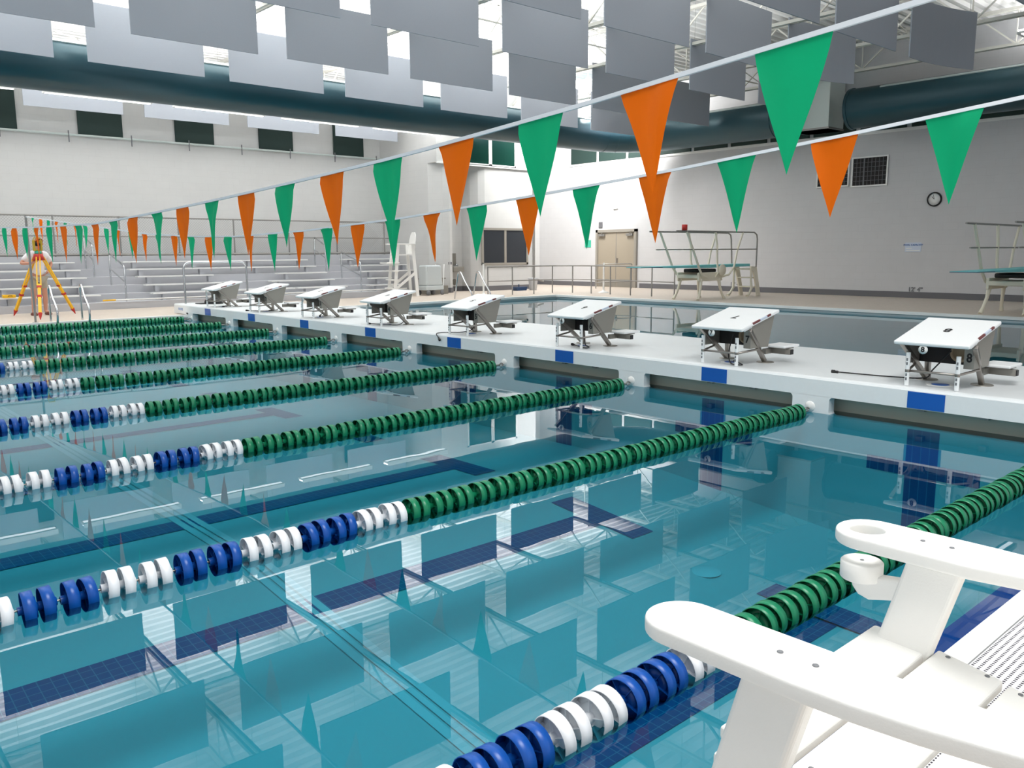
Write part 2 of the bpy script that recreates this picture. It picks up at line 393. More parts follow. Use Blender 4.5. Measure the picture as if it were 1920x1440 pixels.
jn = {16.05: 'open web steel roof joist closest to the end wall', 13.25: 'open web roof joist, second out from the end wall', 10.1: 'open web roof joist, third out from the end wall', 7.05: 'open web roof joist, fourth out from the end wall',
      4.03: 'open web roof joist, fifth out from the end wall', 1.0: 'open web roof joist, sixth out from the end wall', -2.05: 'open web roof joist, seventh out from the end wall', -5.1: 'open web roof joist, eighth out from the end wall',
      -8.15: 'open web roof joist, ninth out from the end wall', -11.2: 'open web roof joist, tenth out from the end wall'}
for i, x in enumerate(jx):
    o = jp if i == 0 else copy_tree(jp); o.location = (x, 0, 0); tag(o, jn[x], 'roof joist', 'roof joists')
# long diagonal and straight bridging between joists
for y, lb in ((21.8, 'thin steel bridging rods crossing the joists above the bright gallery'), (12.8, 'thin steel bridging rods crossing the joists over mid pool'), (7.3, 'thin steel bridging rods crossing the joists over the near lanes'), (2.0, 'thin steel bridging rods crossing the joists nearest the viewer')):
    b = MB()
    b.bar((XMIN + .5, y, 6.4), (9.8 if y > 20 else XE - .1, y, 6.4), 0.03, 0.03)
    for xa, xb in [q for q in zip(jx[:-1], jx[1:]) if y < 20 or q[1] < 9]: b.bar((xa, y, 6.42), (xb, y, 7.1), 0.02, 0.02); b.bar((xa, y, 7.1), (xb, y, 6.42), 0.02, 0.02)
    tag(b.build('joist_bridging', MT['joist']), lb, 'steel bracing')

# ------------------------------------------------------------------ hanging baffles
def baffle_mesh(curl, seed):
    rnd = random.Random(seed); nx, nz = 10, 4; W, H = 2.36, 1.16
    b = MB(); v = []; ph = rnd.uniform(0, 6)
    for side in (-0.012, 0.012):
        for j in range(nz + 1):
            for i in range(nx + 1):
                x = W * i / nx; z = H * j / nz; s_ = i / nx
                dy = curl * (s_ ** 2 - s_ * 0.3) + 0.012 * math.sin(3 * s_ + ph)
                v.append((x * (1 - 0.05 * abs(curl)), dy + side, z))
    k = (nx + 1) * (nz + 1); f = []
    for j in range(nz):
        for i in range(nx):
            a = j * (nx + 1) + i; f.append((a, a + 1, a + nx + 2, a + nx + 1)); f.append((k + a, k + a + nx + 1, k + a + nx + 2, k + a + 1))
    for i in range(nx):
        f.append((i, k + i, k + i + 1, i + 1)); a = nz * (nx + 1) + i; f.append((a, a + 1, k + a + 1, k + a))
    for j in range(nz):
        a = j * (nx + 1); f.append((a, a + nx + 1, k + a + nx + 1, k + a)); a += nx; f.append((a, k + a, k + a + nx + 1, a + nx + 1))
    return b.add(v, f, False)
protos = []
for c_, sd in ((0.03, 1), (-0.04, 2), (0.0, 3), (-0.5, 4)):
    t = thing('acoustic_baffle', None, 'ceiling baffle')
    baffle_mesh(c_, sd).build('fabric_panel', MT['baffle'], t)
    for xx in (0.15, 2.15):
        MB().tube([(xx, c_ * ((xx / 2.36) ** 2 - xx / 2.36 * .3), 1.155), (xx, c_ * ((xx / 2.36) ** 2 - xx / 2.36 * .3), 2.14)], 0.004, 5).build('hanger_wire', MT['galv'], t)
    protos.append(t)
rows = [('W', 22.55, 5.15, -1.70, 2.93, range(-1, 4), 'bright pale baffle behind the dark duct'),
        ('A', 17.05, 5.28, -1.70, 2.96, range(-2, 6), 'light grey baffle just in front of the long duct'),
        ('B', 14.22, 5.28, -1.76, 2.96, range(-2, 6), 'grey baffle in the second row out from the long duct'),
        ('C', 10.97, 5.28, -1.86, 2.96, range(-2, 6), 'grey baffle in the third row out from the long duct'),
        ('D', 8.45, 5.28, -1.76, 2.96, range(-1, 5), 'grey baffle in the fourth row out from the long duct'),
        ('E', 6.02, 5.28, -1.55, 3.02, range(-1, 5), 'grey baffle in the fifth row out from the long duct'),
        ('F', 3.3, 5.28, -1.6, 2.98, range(-1, 5), 'grey baffle in the sixth row out, mirrored in the water'),
        ('G', 0.6, 5.28, -1.6, 2.98, range(-1, 5), 'grey baffle in the seventh row out, overhead')]
first = set(); pidx = 0
for rn, y, zb, xs, dp, ks, lb in rows:
    for q, k in enumerate(ks):
        pi = pidx % 3; pidx += 1
        if k == 4 and rn in ('D', 'E'): pi = 3
        if pi in first: o = copy_tree(protos[pi])
        else: o = protos[pi]; first.add(pi)
        o.location = (xs + dp * k, y + random.uniform(-.03, .03), zb)
        if pi != 3: o.rotation_euler = (0, 0, random.uniform(-.015, .015))
        nm = ORD[q] + ' from the left'
        tag(o, '%s, %s' % (lb, nm), 'ceiling baffle', 'hanging acoustic baffles')

# ------------------------------------------------------------------ ducts
DR = 0.54; DZ = 5.36
def duct_body(pts, label, name, band_every=3.2):
    t = thing(name, label, 'air duct')
    MB().tube(pts, DR, 40).build('duct_shell', MT['duct'], t)
    return t
R_ = 1.9
path = [(XMIN, 18.2, DZ)] + [(x, 18.2, DZ) for x in (-8, 0, 8)] + arc((16.25 - R_, 18.2 - R_), R_, PI / 2, 0, 12, 'XY', DZ)
path = [p for p in path] + [(16.25, 12.05, DZ)]
t = duct_body(path, 'long dark green round duct curving from the far side to the end wall', 'air_duct')
for a in (75, 60, 45, 30, 15):
    ar = math.radians(a); c = Vector((16.25 - R_ + R_ * math.cos(ar), 18.2 - R_ + R_ * math.sin(ar), DZ)); tg = Vector((math.sin(ar), -math.cos(ar), 0)) * .012
    MB().tube([c - tg, c + tg], DR + .008, 40).build('elbow_seam', MT['duct'], t)
MB().tube([(16.25, 12.3, DZ), (16.25, 12.34, DZ)], DR + .02, 40).build('end_collar', MT['duct'], t)
MT['vane'] = mat('pale_air_slot', (205, 215, 212), 0.4)
def slot(pts): return pts
off = Vector((0, -math.cos(math.radians(52)) * (DR + .01), math.sin(math.radians(52)) * (DR + .01)))
m_ = MB(); m_.bar(Vector((XMIN, 18.2, DZ)) + off, Vector((14.2, 18.2, DZ)) + off, 0.09, 0.025, up=off); m_.build('air_slot', MT['vane'], t)
off2 = Vector((-math.cos(math.radians(55)) * (DR + .01), 0, math.sin(math.radians(55)) * (DR + .01)))
m_ = MB(); m_.bar(Vector((16.25, 16.2, DZ)) + off2, Vector((16.25, 12.4, DZ)) + off2, 0.09, 0.025, up=off2); m_.build('air_slot', MT['vane'], t)
t = duct_body([(16.25, 10.0, DZ), (16.25, 9.5, DZ), (16.25, -5.8, DZ)], 'dark green round duct with capped end along the right of the end wall', 'air_duct')
MB().tube([(16.25, 10.02, DZ), (16.25, 9.94, DZ)], DR + .02, 40).build('end_cap', MT['duct'], t)
m_ = MB(); m_.bar(Vector((16.25, 9.1, DZ)) + off2, Vector((16.25, -5.5, DZ)) + off2, 0.07, 0.025, up=off2); m_.build('air_slot', MT['vane'], t)
t = thing('duct_plenum', 'white square sheet metal plenum standing between the two duct ends', 'air duct', (16.85, 11.3, 4.95))
MB().box(-.4, .5, -.5, .62, 0, 2.3).build('plenum_box', MT['vane'], t, 0.01)
MB().box(-.43, .5, -.53, .65, .0, .05).build('plenum_flange', MT['galv'], t)
# linear fluorescent fixtures behind the duct
def make_fixture():
    t = thing('linear_light', None, 'ceiling light')
    MB().box(0, 2.42, -.14, .14, 0, .05).box(0, 2.42, -.15, -.13, .0, .125).build('housing', MT['coping'], t)
    MB().box(0.03, 2.39, -.10, .12, .05, .09).build('tube', MT['lamp'], t)
    MB().box(0.03, 2.39, -.05, .05, -.012, 0).build('underside_glow', MT['underglow'], t)  # glow added for the bright strip of baffles and wall behind
    for xx in (.3, 2.1): MB().tube([(xx, 0, .05), (xx, 0, 2.1)], .006, 5).build('hanger_rod', MT['galv'], t)
    return t
fx = make_fixture()
fl = ['bright linear light just below the far duct, leftmost in view', 'bright linear light below the far duct, second from the left', 'bright linear light below the far duct, third from the left', 'bright linear light below the far duct, fourth from the left', 'bright linear light below the far duct, left of the frame']
for i, x in enumerate((-1.72, 1.28, 4.28, 7.28, -4.72)):
    o = fx if i == 0 else copy_tree(fx); o.location = (x, 20.5, 5.17); tag(o, fl[i], 'ceiling light', 'linear lights under the duct')
o = copy_tree(fx); o.location = (14.6, 5.3, 6.25); tag(o, 'white light fixture hanging by the joists at top right corner', 'ceiling light')

# ------------------------------------------------------------------ wall panels, pipe, windows, doors
for i, x in enumerate((-5.4, -2.7, -0.02, 2.66, 5.32, 8.02)):
    t_ = MB().box(x, x + 1.18, WY - .062, WY - .002, 4.77, 6.05).build('sound_absorber', MT['green_panel'], None, .01)
    tag(t_, 'dark green square panel above the bleachers, %s from the left' % ORD[i], 'wall panel', 'dark green wall panels above the bleachers')
names = ['closest to the gallery corner'] + ['%s from the gallery corner' % o_ for o_ in ORD[1:]] + ['eleventh from the gallery corner', 'twelfth from the gallery corner', 'thirteenth from the gallery corner', 'fourteenth from the gallery corner', 'fifteenth from the gallery corner', 'sixteenth from the gallery corner']
for i in range(16):
    y1 = 22.05 - 1.47 * i
    if y1 < 0.2: break
    m_ = MB().box(XE - .052, XE - .002, y1 - 1.33, y1, 4.86, 6.0).build('sound_absorber', MT['green_panel'], None, .01)
    tag(m_, 'dark green panel high on the end wall behind the duct, %s' % names[i], 'wall panel', 'dark green panels along the end wall')
m_ = MB().box(XE - .03, XE, 0.2, 22.2, 4.78, 4.86); m_.box(XE - .03, XE, 0.2, 22.2, 6.0, 6.06); struct(m_.build('trim_1', MT['coping']))
# upper gallery windows
for i, (x0, x1) in enumerate(((11.1, 12.14), (12.28, 13.34))):
    w_ = struct(MB().box(x0, x1, 20.93, 20.96, 4.46, 5.36).build('window_%d' % (i + 2), MT['greenglass']))
    fr_ = MB(); fr_.box(x0 - .06, x0, 20.91, 20.95, 4.40, 5.42).box(x1, x1 + .06, 20.91, 20.95, 4.40, 5.42).box(x0 - .06, x1 + .06, 20.91, 20.95, 5.36, 5.42).box(x0 - .06, x1 + .06, 20.91, 20.95, 4.40, 4.46)
    fr_.build('window_frame', MT['coping'], w_)
struct(MB().box(9.88, 14.40, 20.91, 20.95, 4.36, 4.42).build('trim_2', MT['coping']))
# office window
t = struct(MB().box(11.92, 13.94, 20.99, 21.0, 1.08, 2.22).build('window_1', MT['dark']))
f_ = MB(); f_.box(11.82, 11.90, 20.95, 21.0, 1.0, 2.30).box(13.94, 14.02, 20.95, 21.0, 1.0, 2.30).box(11.82, 14.02, 20.95, 21.0, 2.22, 2.30).box(11.82, 14.02, 20.95, 21.0, 1.0, 1.08).box(12.87, 12.97, 20.96, 21.0, 1.08, 2.22)
f_.build('window_frame', MT['doorframe'], t)
gm = mat('dark_office_glass', (46, 50, 56), 0.08)
g_ = MB().box(11.92, 13.94, 20.975, 20.985, 1.08, 2.22); g_.build('window_glass', gm, t)
# pipe along the far wall
t = thing('wall_pipe', 'thin pale pipe running along the wall above the bleachers', 'pipe', (0, 0, 0))
MB().tube([(XMIN, WY - .12, 4.72), (9.88, WY - .12, 4.74)], .032, 10).build('pipe', MT['vane'], t)
for i in range(12):
    x = -9.6 + 2.0 * i * .83 + 1.0
    if x < 9.7: MB().box(x - .012, x + .012, WY - .16, WY - .13, 4.53, 4.84).build('pipe_bracket', MT['grey'], t)
tag(MB().tube([(14.3, 20.93, D), (14.3, 20.93, 4.36)], .035, 10).build('corner_conduit', MT['galv']), 'grey vertical conduit on the corner right of the office window', 'pipe')
# double door on the end wall
Y0, Y1, ZT = 18.72, 20.55, 2.18
d_ = struct(MB().box(XE - .05, XE, Y0, Y1, D, ZT).build('door_1', MT['doorpaint']))
f_ = MB(); f_.box(XE - .1, XE + .01, Y0 - .1, Y0, D, ZT + .1).box(XE - .1, XE + .01, Y1, Y1 + .1, D, ZT + .1).box(XE - .1, XE + .01, Y0 - .1, Y1 + .1, ZT, ZT + .1)
f_.build('door_frame', MT['doorframe'], d_)
MB().box(XE - .056, XE - .05, (Y0 + Y1) / 2 - .008, (Y0 + Y1) / 2 + .008, D, ZT).build('door_gap', MT['grey'], d_)
for yy in (Y0 + .22, Y1 - .22): 
    c_ = MB(); c_.box(XE - .14, XE - .05, yy - .15, yy + .15, ZT - .15, ZT - .06).bar((XE - .1, yy, ZT - .05), (XE - .22, yy - .12, ZT - .03), .03, .015); c_.build('door_closer', MT['galv'], d_, .01)
h_ = MB(); h_.box(XE - .07, XE - .05, 19.54, 19.6, 1.02, 1.2).tube([(XE - .06, 19.57, 1.08), (XE - .12, 19.57, 1.08), (XE - .12, 19.47, 1.08)], .012, 8); h_.build('door_handle', MT['steel'], d_)
for yy in (Y0, (Y0 + Y1) / 2 + .01): MB().box(XE - .056, XE - .05, yy + .02, yy + .87, D + .02, D + .3).build('kick_plate', MT['skirt'], d_)
# ventilation grilles
for i, (y0, y1, z0, z1, lb) in enumerate(((10.6, 11.55, 3.38, 4.05, 'dark ventilation grille half hidden behind an orange pennant'), (9.45, 10.45, 3.34, 4.12, 'dark ventilation grille with grid bars on the end wall'))):
    t = thing('vent_grille', lb, 'vent', (XE, 0, 0))
    MB().box(-.02, 0, y0, y1, z0, z1).build('backing', MT['dark'], t)
    g = MB(); g.box(-.05, -.02, y0 - .04, y0, z0 - .04, z1 + .04).box(-.05, -.02, y1, y1 + .04, z0 - .04, z1 + .04).box(-.05, -.02, y0, y1, z0 - .04, z0).box(-.05, -.02, y0, y1, z1, z1 + .04)
    g.build('grille_frame', MT['coping'], t)
    g = MB()
    for k in range(1, 9): yy = y0 + (y1 - y0) * k / 9; ww = .022 if k == 6 else .007; g.box(-.04, -.025, yy - ww, yy + ww, z0, z1)
    for k in range(1, 6): zz = z0 + (z1 - z0) * k / 6; g.box(-.038, -.027, y0, y1, zz - .006, zz + .006)
    g.build('grille_bars', MT['trimgrey'], t)
# clock
t = thing('wall_clock', 'round white wall clock with dark rim on the end wall', 'clock', (XE, 8.07, 2.84))
MB().lathe([(0.0, -.03), (.17, -.03), (.17, 0)], (0, 0, 0), 'X', 32).build('clock_face', MT['coping'], t)
MB().lathe([(.165, -.03), (.165, -.05), (.195, -.05), (.2, 0)], (0, 0, 0), 'X', 32).build('clock_rim', MT['black'], t)
h_ = MB(); h_.bar((-.035, 0, 0), (-.035, .07, .08), .012, .004, up=(1, 0, 0)).bar((-.035, 0, 0), (-.035, .03, .13), .008, .004, up=(1, 0, 0)); h_.build('clock_hands', MT['black'], t)
FX = lambda y, z, x=XE - .012: frame((x, y, z), (0, -1, 0), (0, 0, 1))
# pool capacity sign
t = thing('capacity_sign', 'small pale blue sign reading POOL CAPACITY on the end wall', 'sign', (0, 0, 0))
MB().box(XE - .012, XE, 8.34, 8.79, 1.40, 1.66).build('sign_board', MT['signwhite'], t)
text('sign_lettering', 'POOL CAPACITY', .07, FX(8.565, 1.59, XE - .014), MT['signblue'], t)
MB().box(XE - .015, XE - .012, 8.37, 8.76, 1.43, 1.45).box(XE - .015, XE - .012, 8.6, 8.76, 1.49, 1.51).build('sign_rule', MT['coping'], t)
tag(text('depth_mark', "12\u2019 4\u201d", .17, FX(8.42, .335), MT['grey']), 'grey depth marking reading 12 feet 4 on the wall in open view', 'wall marking')
tag(text('depth_mark', "12\u2019 4\u201d", .17, FX(14.35, .335), MT['grey']), 'grey depth marking on the wall partly behind the diving board ladder', 'wall marking')
tag(MB().box(XE - .03, XE, 20.38, 20.56, 2.36, 2.58).build('notice_plate', MT['trimgrey'], None, .005), 'small dark grey notice plate above the left corner of the door', 'sign')
tag(MB().box(XE - .02, XE, 20.98, 21.3, 1.62, 1.9).build('notice_plate', MT['mint'], None, .004), 'small mint green notice on the wall left of the door', 'sign')
tag(MB().box(XE - .06, XE, 19.6, 19.82, 3.05, 3.25).build('wall_box', MT['coping'], None, .01), 'small white square box high above the door', 'wall box')

# ------------------------------------------------------------------ bulkhead
MT['web'] = mat('olive_grey_web', (206, 205, 190), 0.7)
t = thing('bulkhead', 'long white fibreglass bulkhead carrying the starting blocks between the two pools', 'bulkhead', (0, 0, 0))
BT = 0.33; YE = 17.95
prof = [(0.0, 0.155), (0.0, 0.305), (0.012, 0.322), (0.04, BT), (2.12, BT), (2.15, 0.322), (2.16, 0.305), (2.16, .155)]
MB().prism(prof, YN + .02, YE, 'XZ').build('deck_slab', MT['gelcoat'], t)
pw = MB()
for k in range(9):
    yc = LP * k
    pw.prism([(0.0, 0.156), (0.0, -1.5), (.1, -1.5), (.1, .156)], yc - .18 if k else YN + .02, yc + .18, 'XZ')
pw.box(0.0, .1, 8 * LP + .1, YF - .01, -1.5, .156); pw.box(0, 2.16, YF - .02, YE, .115, .156)
pw.box(2.06, 2.158, YN + .02, YF - .02, -2.4, .156)
pw.build('pier', MT['gelcoat'], t)
inn = MB(); inn.box(0.22, .25, YN + .03, YF - .03, -1.4, .155)
inn.build('inner_web', MT['web'], t)
lo = MB()
for k in range(8): lo.box(0.0, .1, LP * k + .18, LP * (k + 1) - .18, -1.5, -.012)
for k in range(8):
    for yy, sg in ((LP * k + .18, 1), (LP * (k + 1) - .18, -1)):
        for zc, sz in ((.156, -1), (-.012, 1)):
            fil = [(yy, zc)] + [(yy + sg * (.035 - .035 * math.sin(a)), zc + sz * (.035 - .035 * math.cos(a))) for a in (0, .4, .8, 1.2, PI / 2)]
            lo.prism(fil, 0.0, .1, 'YZ')
lo.build('face_panel', MT['gelcoat'], t)
for k in range(8):
    y = LP * k + 1.11
    b_ = MB(); b_.box(.16, .22, y - .03 - .4, y + .03 - .4, 0.11, .155).box(.16, .22, y - .03 + .1, y + .03 + .1, .11, .155); b_.build('bracket', MT['galv'], t)
my = [1.11, 3.18, 5.30, 7.44, 9.58, 11.73, 13.86, 16.0]
for k, y in enumerate(my):
    MB().box(-.004, .002, y - .15, y + .15, .160, .300).build('lane_marker', MT['bluetile'], t)
    m_ = MB(); m_.box(-.004, .001, y - .13, y + .13, -1.2, -.02).box(-.005, .001, y - .46, y + .46, -.42, -.3); m_.build('wall_target', MT['lanetile'], t)
    m_ = MB(); m_.lathe([(0, .006), (.07, .006), (.072, .0)], (.33, y + .02, BT), n=24); m_.build('anchor_cap', MT['bluetile'], t)
    m_ = MB(); m_.lathe([(.07, .004), (.105, .004), (.108, 0)], (.33, y + .02, BT), n=24); m_.build('anchor_ring', MT['coping'], t)
MT['decal'] = mat('blue_decal', (150, 170, 205), .5)
dcl = MB()
for q in range(4): dcl.box(-.003, .002, 17.42 + q * .07, 17.475 + q * .07, .19 + .006 * (q % 2), .25)
dcl.build('side_decal', MT['decal'], t)
# hoop rail at the bulkhead's far end
pts = [(.15, 17.62, BT)] + [(.15, 17.62, 1.1)] + arc((.3, 1.12), .15, PI, PI / 2, 5, 'XZ', 17.62) + arc((1.5, 1.12), .15, PI / 2, 0, 5, 'XZ', 17.62) + [(1.65, 17.62, BT)]
tag(MB().tube(pts, .024, 10).build('hoop_rail', MT['chrome']), 'chrome hoop rail standing at the far end of the bulkhead', 'handrail')
# black bag
b = bmesh.new(); bmesh.ops.create_uvsphere(b, u_segments=20, v_segments=12, radius=.2)
for v in b.verts:
    v.co.z = max(v.co.z, -.03) * (.75 + .15 * math.sin(v.co.x * 20)); v.co.x *= 1.05; v.co.y *= 1.1
me = bpy.data.meshes.new('sports_bag'); b.to_mesh(me); b.free(); me.polygons.foreach_set('use_smooth', [True] * len(me.polygons)); me.materials.append(MT['black'])
t = thing('sports_bag', 'soft dark bag slumped at the far end of the bulkhead', 'bag', (.62, 17.15, BT + .022))
o = bpy.data.objects.new('bag_body', me); COL.objects.link(o); o.parent = t
MB().box(-.32, .02, .0, .3, -.02, .0).build('bag_flap', MT['cable'], t, .006)

# ------------------------------------------------------------------ starting blocks
MT['maroon'] = mat('maroon_strip', (112, 52, 54), 0.5)
def make_block():
    t = thing('starting_block', None, 'starting block')
    # tilted top
    th = math.atan2(.155, .66)
    top = MB().box(0, .70, -.30, .30, -.034, 0); top.xf(Matrix.Translation((-.02, 0, .385)) @ Matrix.Rotation(-th, 4, 'Y'))
    tp = top.build('platform', MT['blocktop'], t, .012, 3)
    rim = MB().box(.06, .2, -.29, .20, -.05, -.03); rim.xf(Matrix.Translation((-.02, 0, .385)) @ Matrix.Rotation(-th, 4, 'Y')); rim.build('platform_lip', MT['blocktop'], t, .008)
    # coloured edge strip and screw dots
    for (a, c, mm) in ((.20, .33, 'red'), (.33, .46, 'signwhite'), (.46, .53, 'red')):
        e_ = MB().box(a, c, -.303, -.288, -.016, .002); e_.xf(Matrix.Translation((-.02, 0, .385)) @ Matrix.Rotation(-th, 4, 'Y')); e_.build('edge_strip', MT['maroon'] if mm == 'red' else MT['signwhite'], t)
    # stainless skirt: open at the front
    def zt(x): return .385 + (x + .02) * math.tan(th) - .04
    z0 = .172
    sk = MB()
    for yy in (-.275, .262): sk.prism([(.19, zt(.19)), (.19, z0), (.50, z0), (.60, zt(.60))], yy, yy + .013, 'XZ')
    sk.prism([(.598, zt(.6)), (.5, z0), (.51, z0), (.61, zt(.6))], -.275, .275, 'XZ')
    sk.build('skirt', MT['skirt'], t)
    MB().box(.44, .45, -.262, .262, z0, .455).build('recess_shade', MT['dark'], t)  # near-black sheet painted in for the shade inside the open skirt
    np_ = MB().box(.185, .192, -.275, -.195, z0, .385); np_.build('number_plate', MT['skirt'], t)
    # legs
    for s in (-1, 1):
        l_ = MB(); l_.bar((.54, s * .225, .01), (.13, s * .292, .365), .042, .042)
        if s > 0: l_.bar((.55, s * .225, .01), (.52, s * .225, .4), .045, .045)
        l_.build('leg', MT['steel'], t, .006)
        l_ = MB(); l_.lathe([(0, .008), (.085, .008), (.09, 0)], (.55, s * .225, 0), n=20); l_.build('foot_plate', MT['skirt'], t)
    br_ = MB().tube([(.04, -.262, .34), (.30, -.06, .345), (.36, .2, .37)], .012, 6); 
    # backstroke bar and grips
    gb = MB(); gb.tube([(.36, .262, .155), (.07, .2, .13), (.07, -.2, .13), (.36, -.262, .155)], .011, 8); gb.build('grip_bar', MT['steel'], t)
    for s in (-1, 1):
        g_ = MB().tube([(.06, s * .2, .004), (.06, s * .2, .285)], .018, 12); go = g_.build('grip', MT['blocktop'], t)
        c_ = MB().tube([(.06, s * .2, .118), (.06, s * .2, .142)], .0195, 12); c_.build('grip_clamp', MT['steel'], go)
        mk = MB()
        for zz in (.05, .085, .18, .215): mk.box(.041, .0418, s * .2 - .007, s * .2 + .007, zz, zz + .024)
        mk.build('grip_print', MT['grey'], go)
    # rear step on bracket
    st = MB().box(.58, .88, -.42, -.185, .155, .18); st.build('step', MT['blocktop'], t, .008)
    sb = MB(); sb.box(.66, .72, -.44, -.18, .085, .14).box(.54, .72, -.235, -.19, .085, .14).box(.64, .80, -.4, -.2, .14, .155); sb.build('step_bracket', MT['skirt'], t, .004)
    MB().box(.664, .716, -.446, -.438, .088, .137).build('tube_plug', MT['black'], t)
    MB().lathe([(0, -.012), (.036, -.012), (.036, 0)], (.005, .06, .325), 'X', 20).build('number_disc', MT['coping'], t)
    s_ = MB(); s_.lathe([(.0, -.02), (.05, -.02), (.055, -.045), (.075, -.05), (.08, -.01)], (.42, -.09, .275), 'X', 24); s_.build('speaker', MT['tan'], t)
    return t
blk = make_block()
cables = {8: [(.30, -.05, .30), (.33, .1, .12), (.42, .2, .03), (.40, .5, .012), (.36, .75, .012), (.34, .95, .012)],
          7: [(.30, .0, .30), (.38, .1, .1), (.25, .0, .015), (.10, -.15, .012), (.14, -.22, .012), (.28, -.06, .014)],
          6: [(.30, .0, .30), (.38, .05, .1), (.30, -.05, .015), (.2, -.2, .012), (.1, -.22, .012), (.2, .05, .02)],
          5: [(.45, .1, .25), (.48, .2, .05), (.3, .22, .012), (.1, .35, .012), (-.02, .40, .0), (-.035, .34, -.05)],
          4: [(.45, -.1, .25), (.5, -.2, .1), (.35, -.25, .012), (.25, .0, .012), (.15, .25, .012)],
          3: [(.4, .0, .25), (.3, -.1, .1), (.2, -.2, .06)],
          2: [(.45, 0, .25), (.5, -.1, .05), (.3, .0, .012), (.15, .3, .012), (.1, .38, .012)],
          1: [(.45, 0, .2), (.45, -.1, .012), (.3, -.15, .012)]}
bl_lab = {8: 'white starting block numbered 8 near the right edge of the photo', 7: 'white starting block numbered 7, second from the right', 6: 'white starting block numbered 6 on the bulkhead', 5: 'white starting block numbered 5 with a cable hanging over the bulkhead edge',
          4: 'white starting block numbered 4 in front of the far lifeguard chair', 3: 'white starting block numbered 3, third from the far end', 2: 'white starting block numbered 2 on the bulkhead', 1: 'white starting block numbered 1 at the far end beside the dark bag'}
blocks = {}
for n_ in range(8, 0, -1):
    o = blk if n_ == 8 else copy_tree(blk)
    o.location = (0.02, my[8 - n_], BT); tag(o, bl_lab[n_], 'starting block', 'starting blocks'); blocks[n_] = o
th = math.atan2(.155, .66)
for n_, o in blocks.items():
    P = cables[n_]; pts = []
    for i in range(len(P) - 1):                                   # Catmull-Rom smoothing
        p0 = Vector(P[max(i - 1, 0)]); p1 = Vector(P[i]); p2 = Vector(P[i + 1]); p3 = Vector(P[min(i + 2, len(P) - 1)])
        for k in range(6):
            s = k / 6; pts.append(.5 * ((2 * p1) + (p2 - p0) * s + (2 * p0 - 5 * p1 + 4 * p2 - p3) * s * s + (3 * p1 - p0 - 3 * p2 + p3) * s ** 3))
    pts.append(Vector(P[-1]))
    c_ = MB().tube(pts, .006, 6).build('cable', MT['cable'], o)
    e = Vector(P[-1]); d = (e - Vector(P[-2])).normalized()
    MB().tube([e, e + d * .03, e + d * .031, e + d * .06], [.012, .012, .017, .017], 8).build('plug', MT['black'], c_)
    text('numeral', str(n_), .10, frame((.183, -.236, .262), (0, -1, 0), (0, 0, 1)) @ Matrix.Scale(.85, 4, (1, 0, 0)), MT['black'], o, .001)
    text('numeral', str(n_), .06, frame((-.009, .06, .325), (0, -1, 0), (0, 0, 1)), MT['black'], o, .001)
    xm = .33; zz = .385 + (xm + .02) * math.tan(th) + .002
    text('numeral', str(n_), .12, frame((xm, 0, zz), (math.sin(0), 1, 0), (-math.cos(th), 0, -math.sin(th))), MT['black'], o, .0005)

# ------------------------------------------------------------------ lane ropes
def disc_mesh(material):
    b = MB(); n = 28; W = .062
    b.lathe([(.0715, -.022), (.0745, -.022), (.0745, .022), (.0715, .022), (.0715, -.022)], (0, 0, 0), 'X', n)     # rim
    b.lathe([(.046, .011), (.0725, .015), (.0725, .0175), (.046, .0135)], (0, 0, 0), 'X', n)                          # web
    b.lathe([(.016, -.002), (.046, -.002), (.046, .030), (.043, .030), (.043, .002), (.016, .002)], (0, 0, 0), 'X', 20)   # inner cup
    b.lathe([(.019, -.039), (.019, .039), (.011, .039), (.011, -.039), (.019, -.039)], (0, 0, 0), 'X', 14)           # hub
    for k in range(5):
        a = 2 * PI * k / 5; u = Vector((0, math.cos(a), math.sin(a)))
        b.bar(u * .016 + Vector((0, 0, 0)), u * .0722 + Vector((0, 0, 0)), .0022, .026, up=(1, 0, 0))
    o = b.build('float_disc', material); me = o.data; bpy.data.objects.remove(o); return me
dm = {'g': disc_mesh(MT['discgreen']), 'b': disc_mesh(MT['discblue']), 'w': disc_mesh(MT['discwhite'])}
rl = ['lane rope closest to the viewer, passing beside the white chair', 'lane rope second from the viewer, ending between starting blocks 8 and 7', 'lane rope third from the viewer, ending between blocks 7 and 6', 'lane rope ending between starting blocks 6 and 5',
      'lane rope ending between starting blocks 5 and 4', 'lane rope ending between starting blocks 4 and 3', 'lane rope ending between starting blocks 3 and 2', 'lane rope ending between starting blocks 2 and 1', 'farthest lane rope, lying along the far pool edge']
PD = 0.0803
ext = [6.4, 7.4, 7.0, 6.6, 6.2, 5.6, 5.2, 4.8, 4.6]
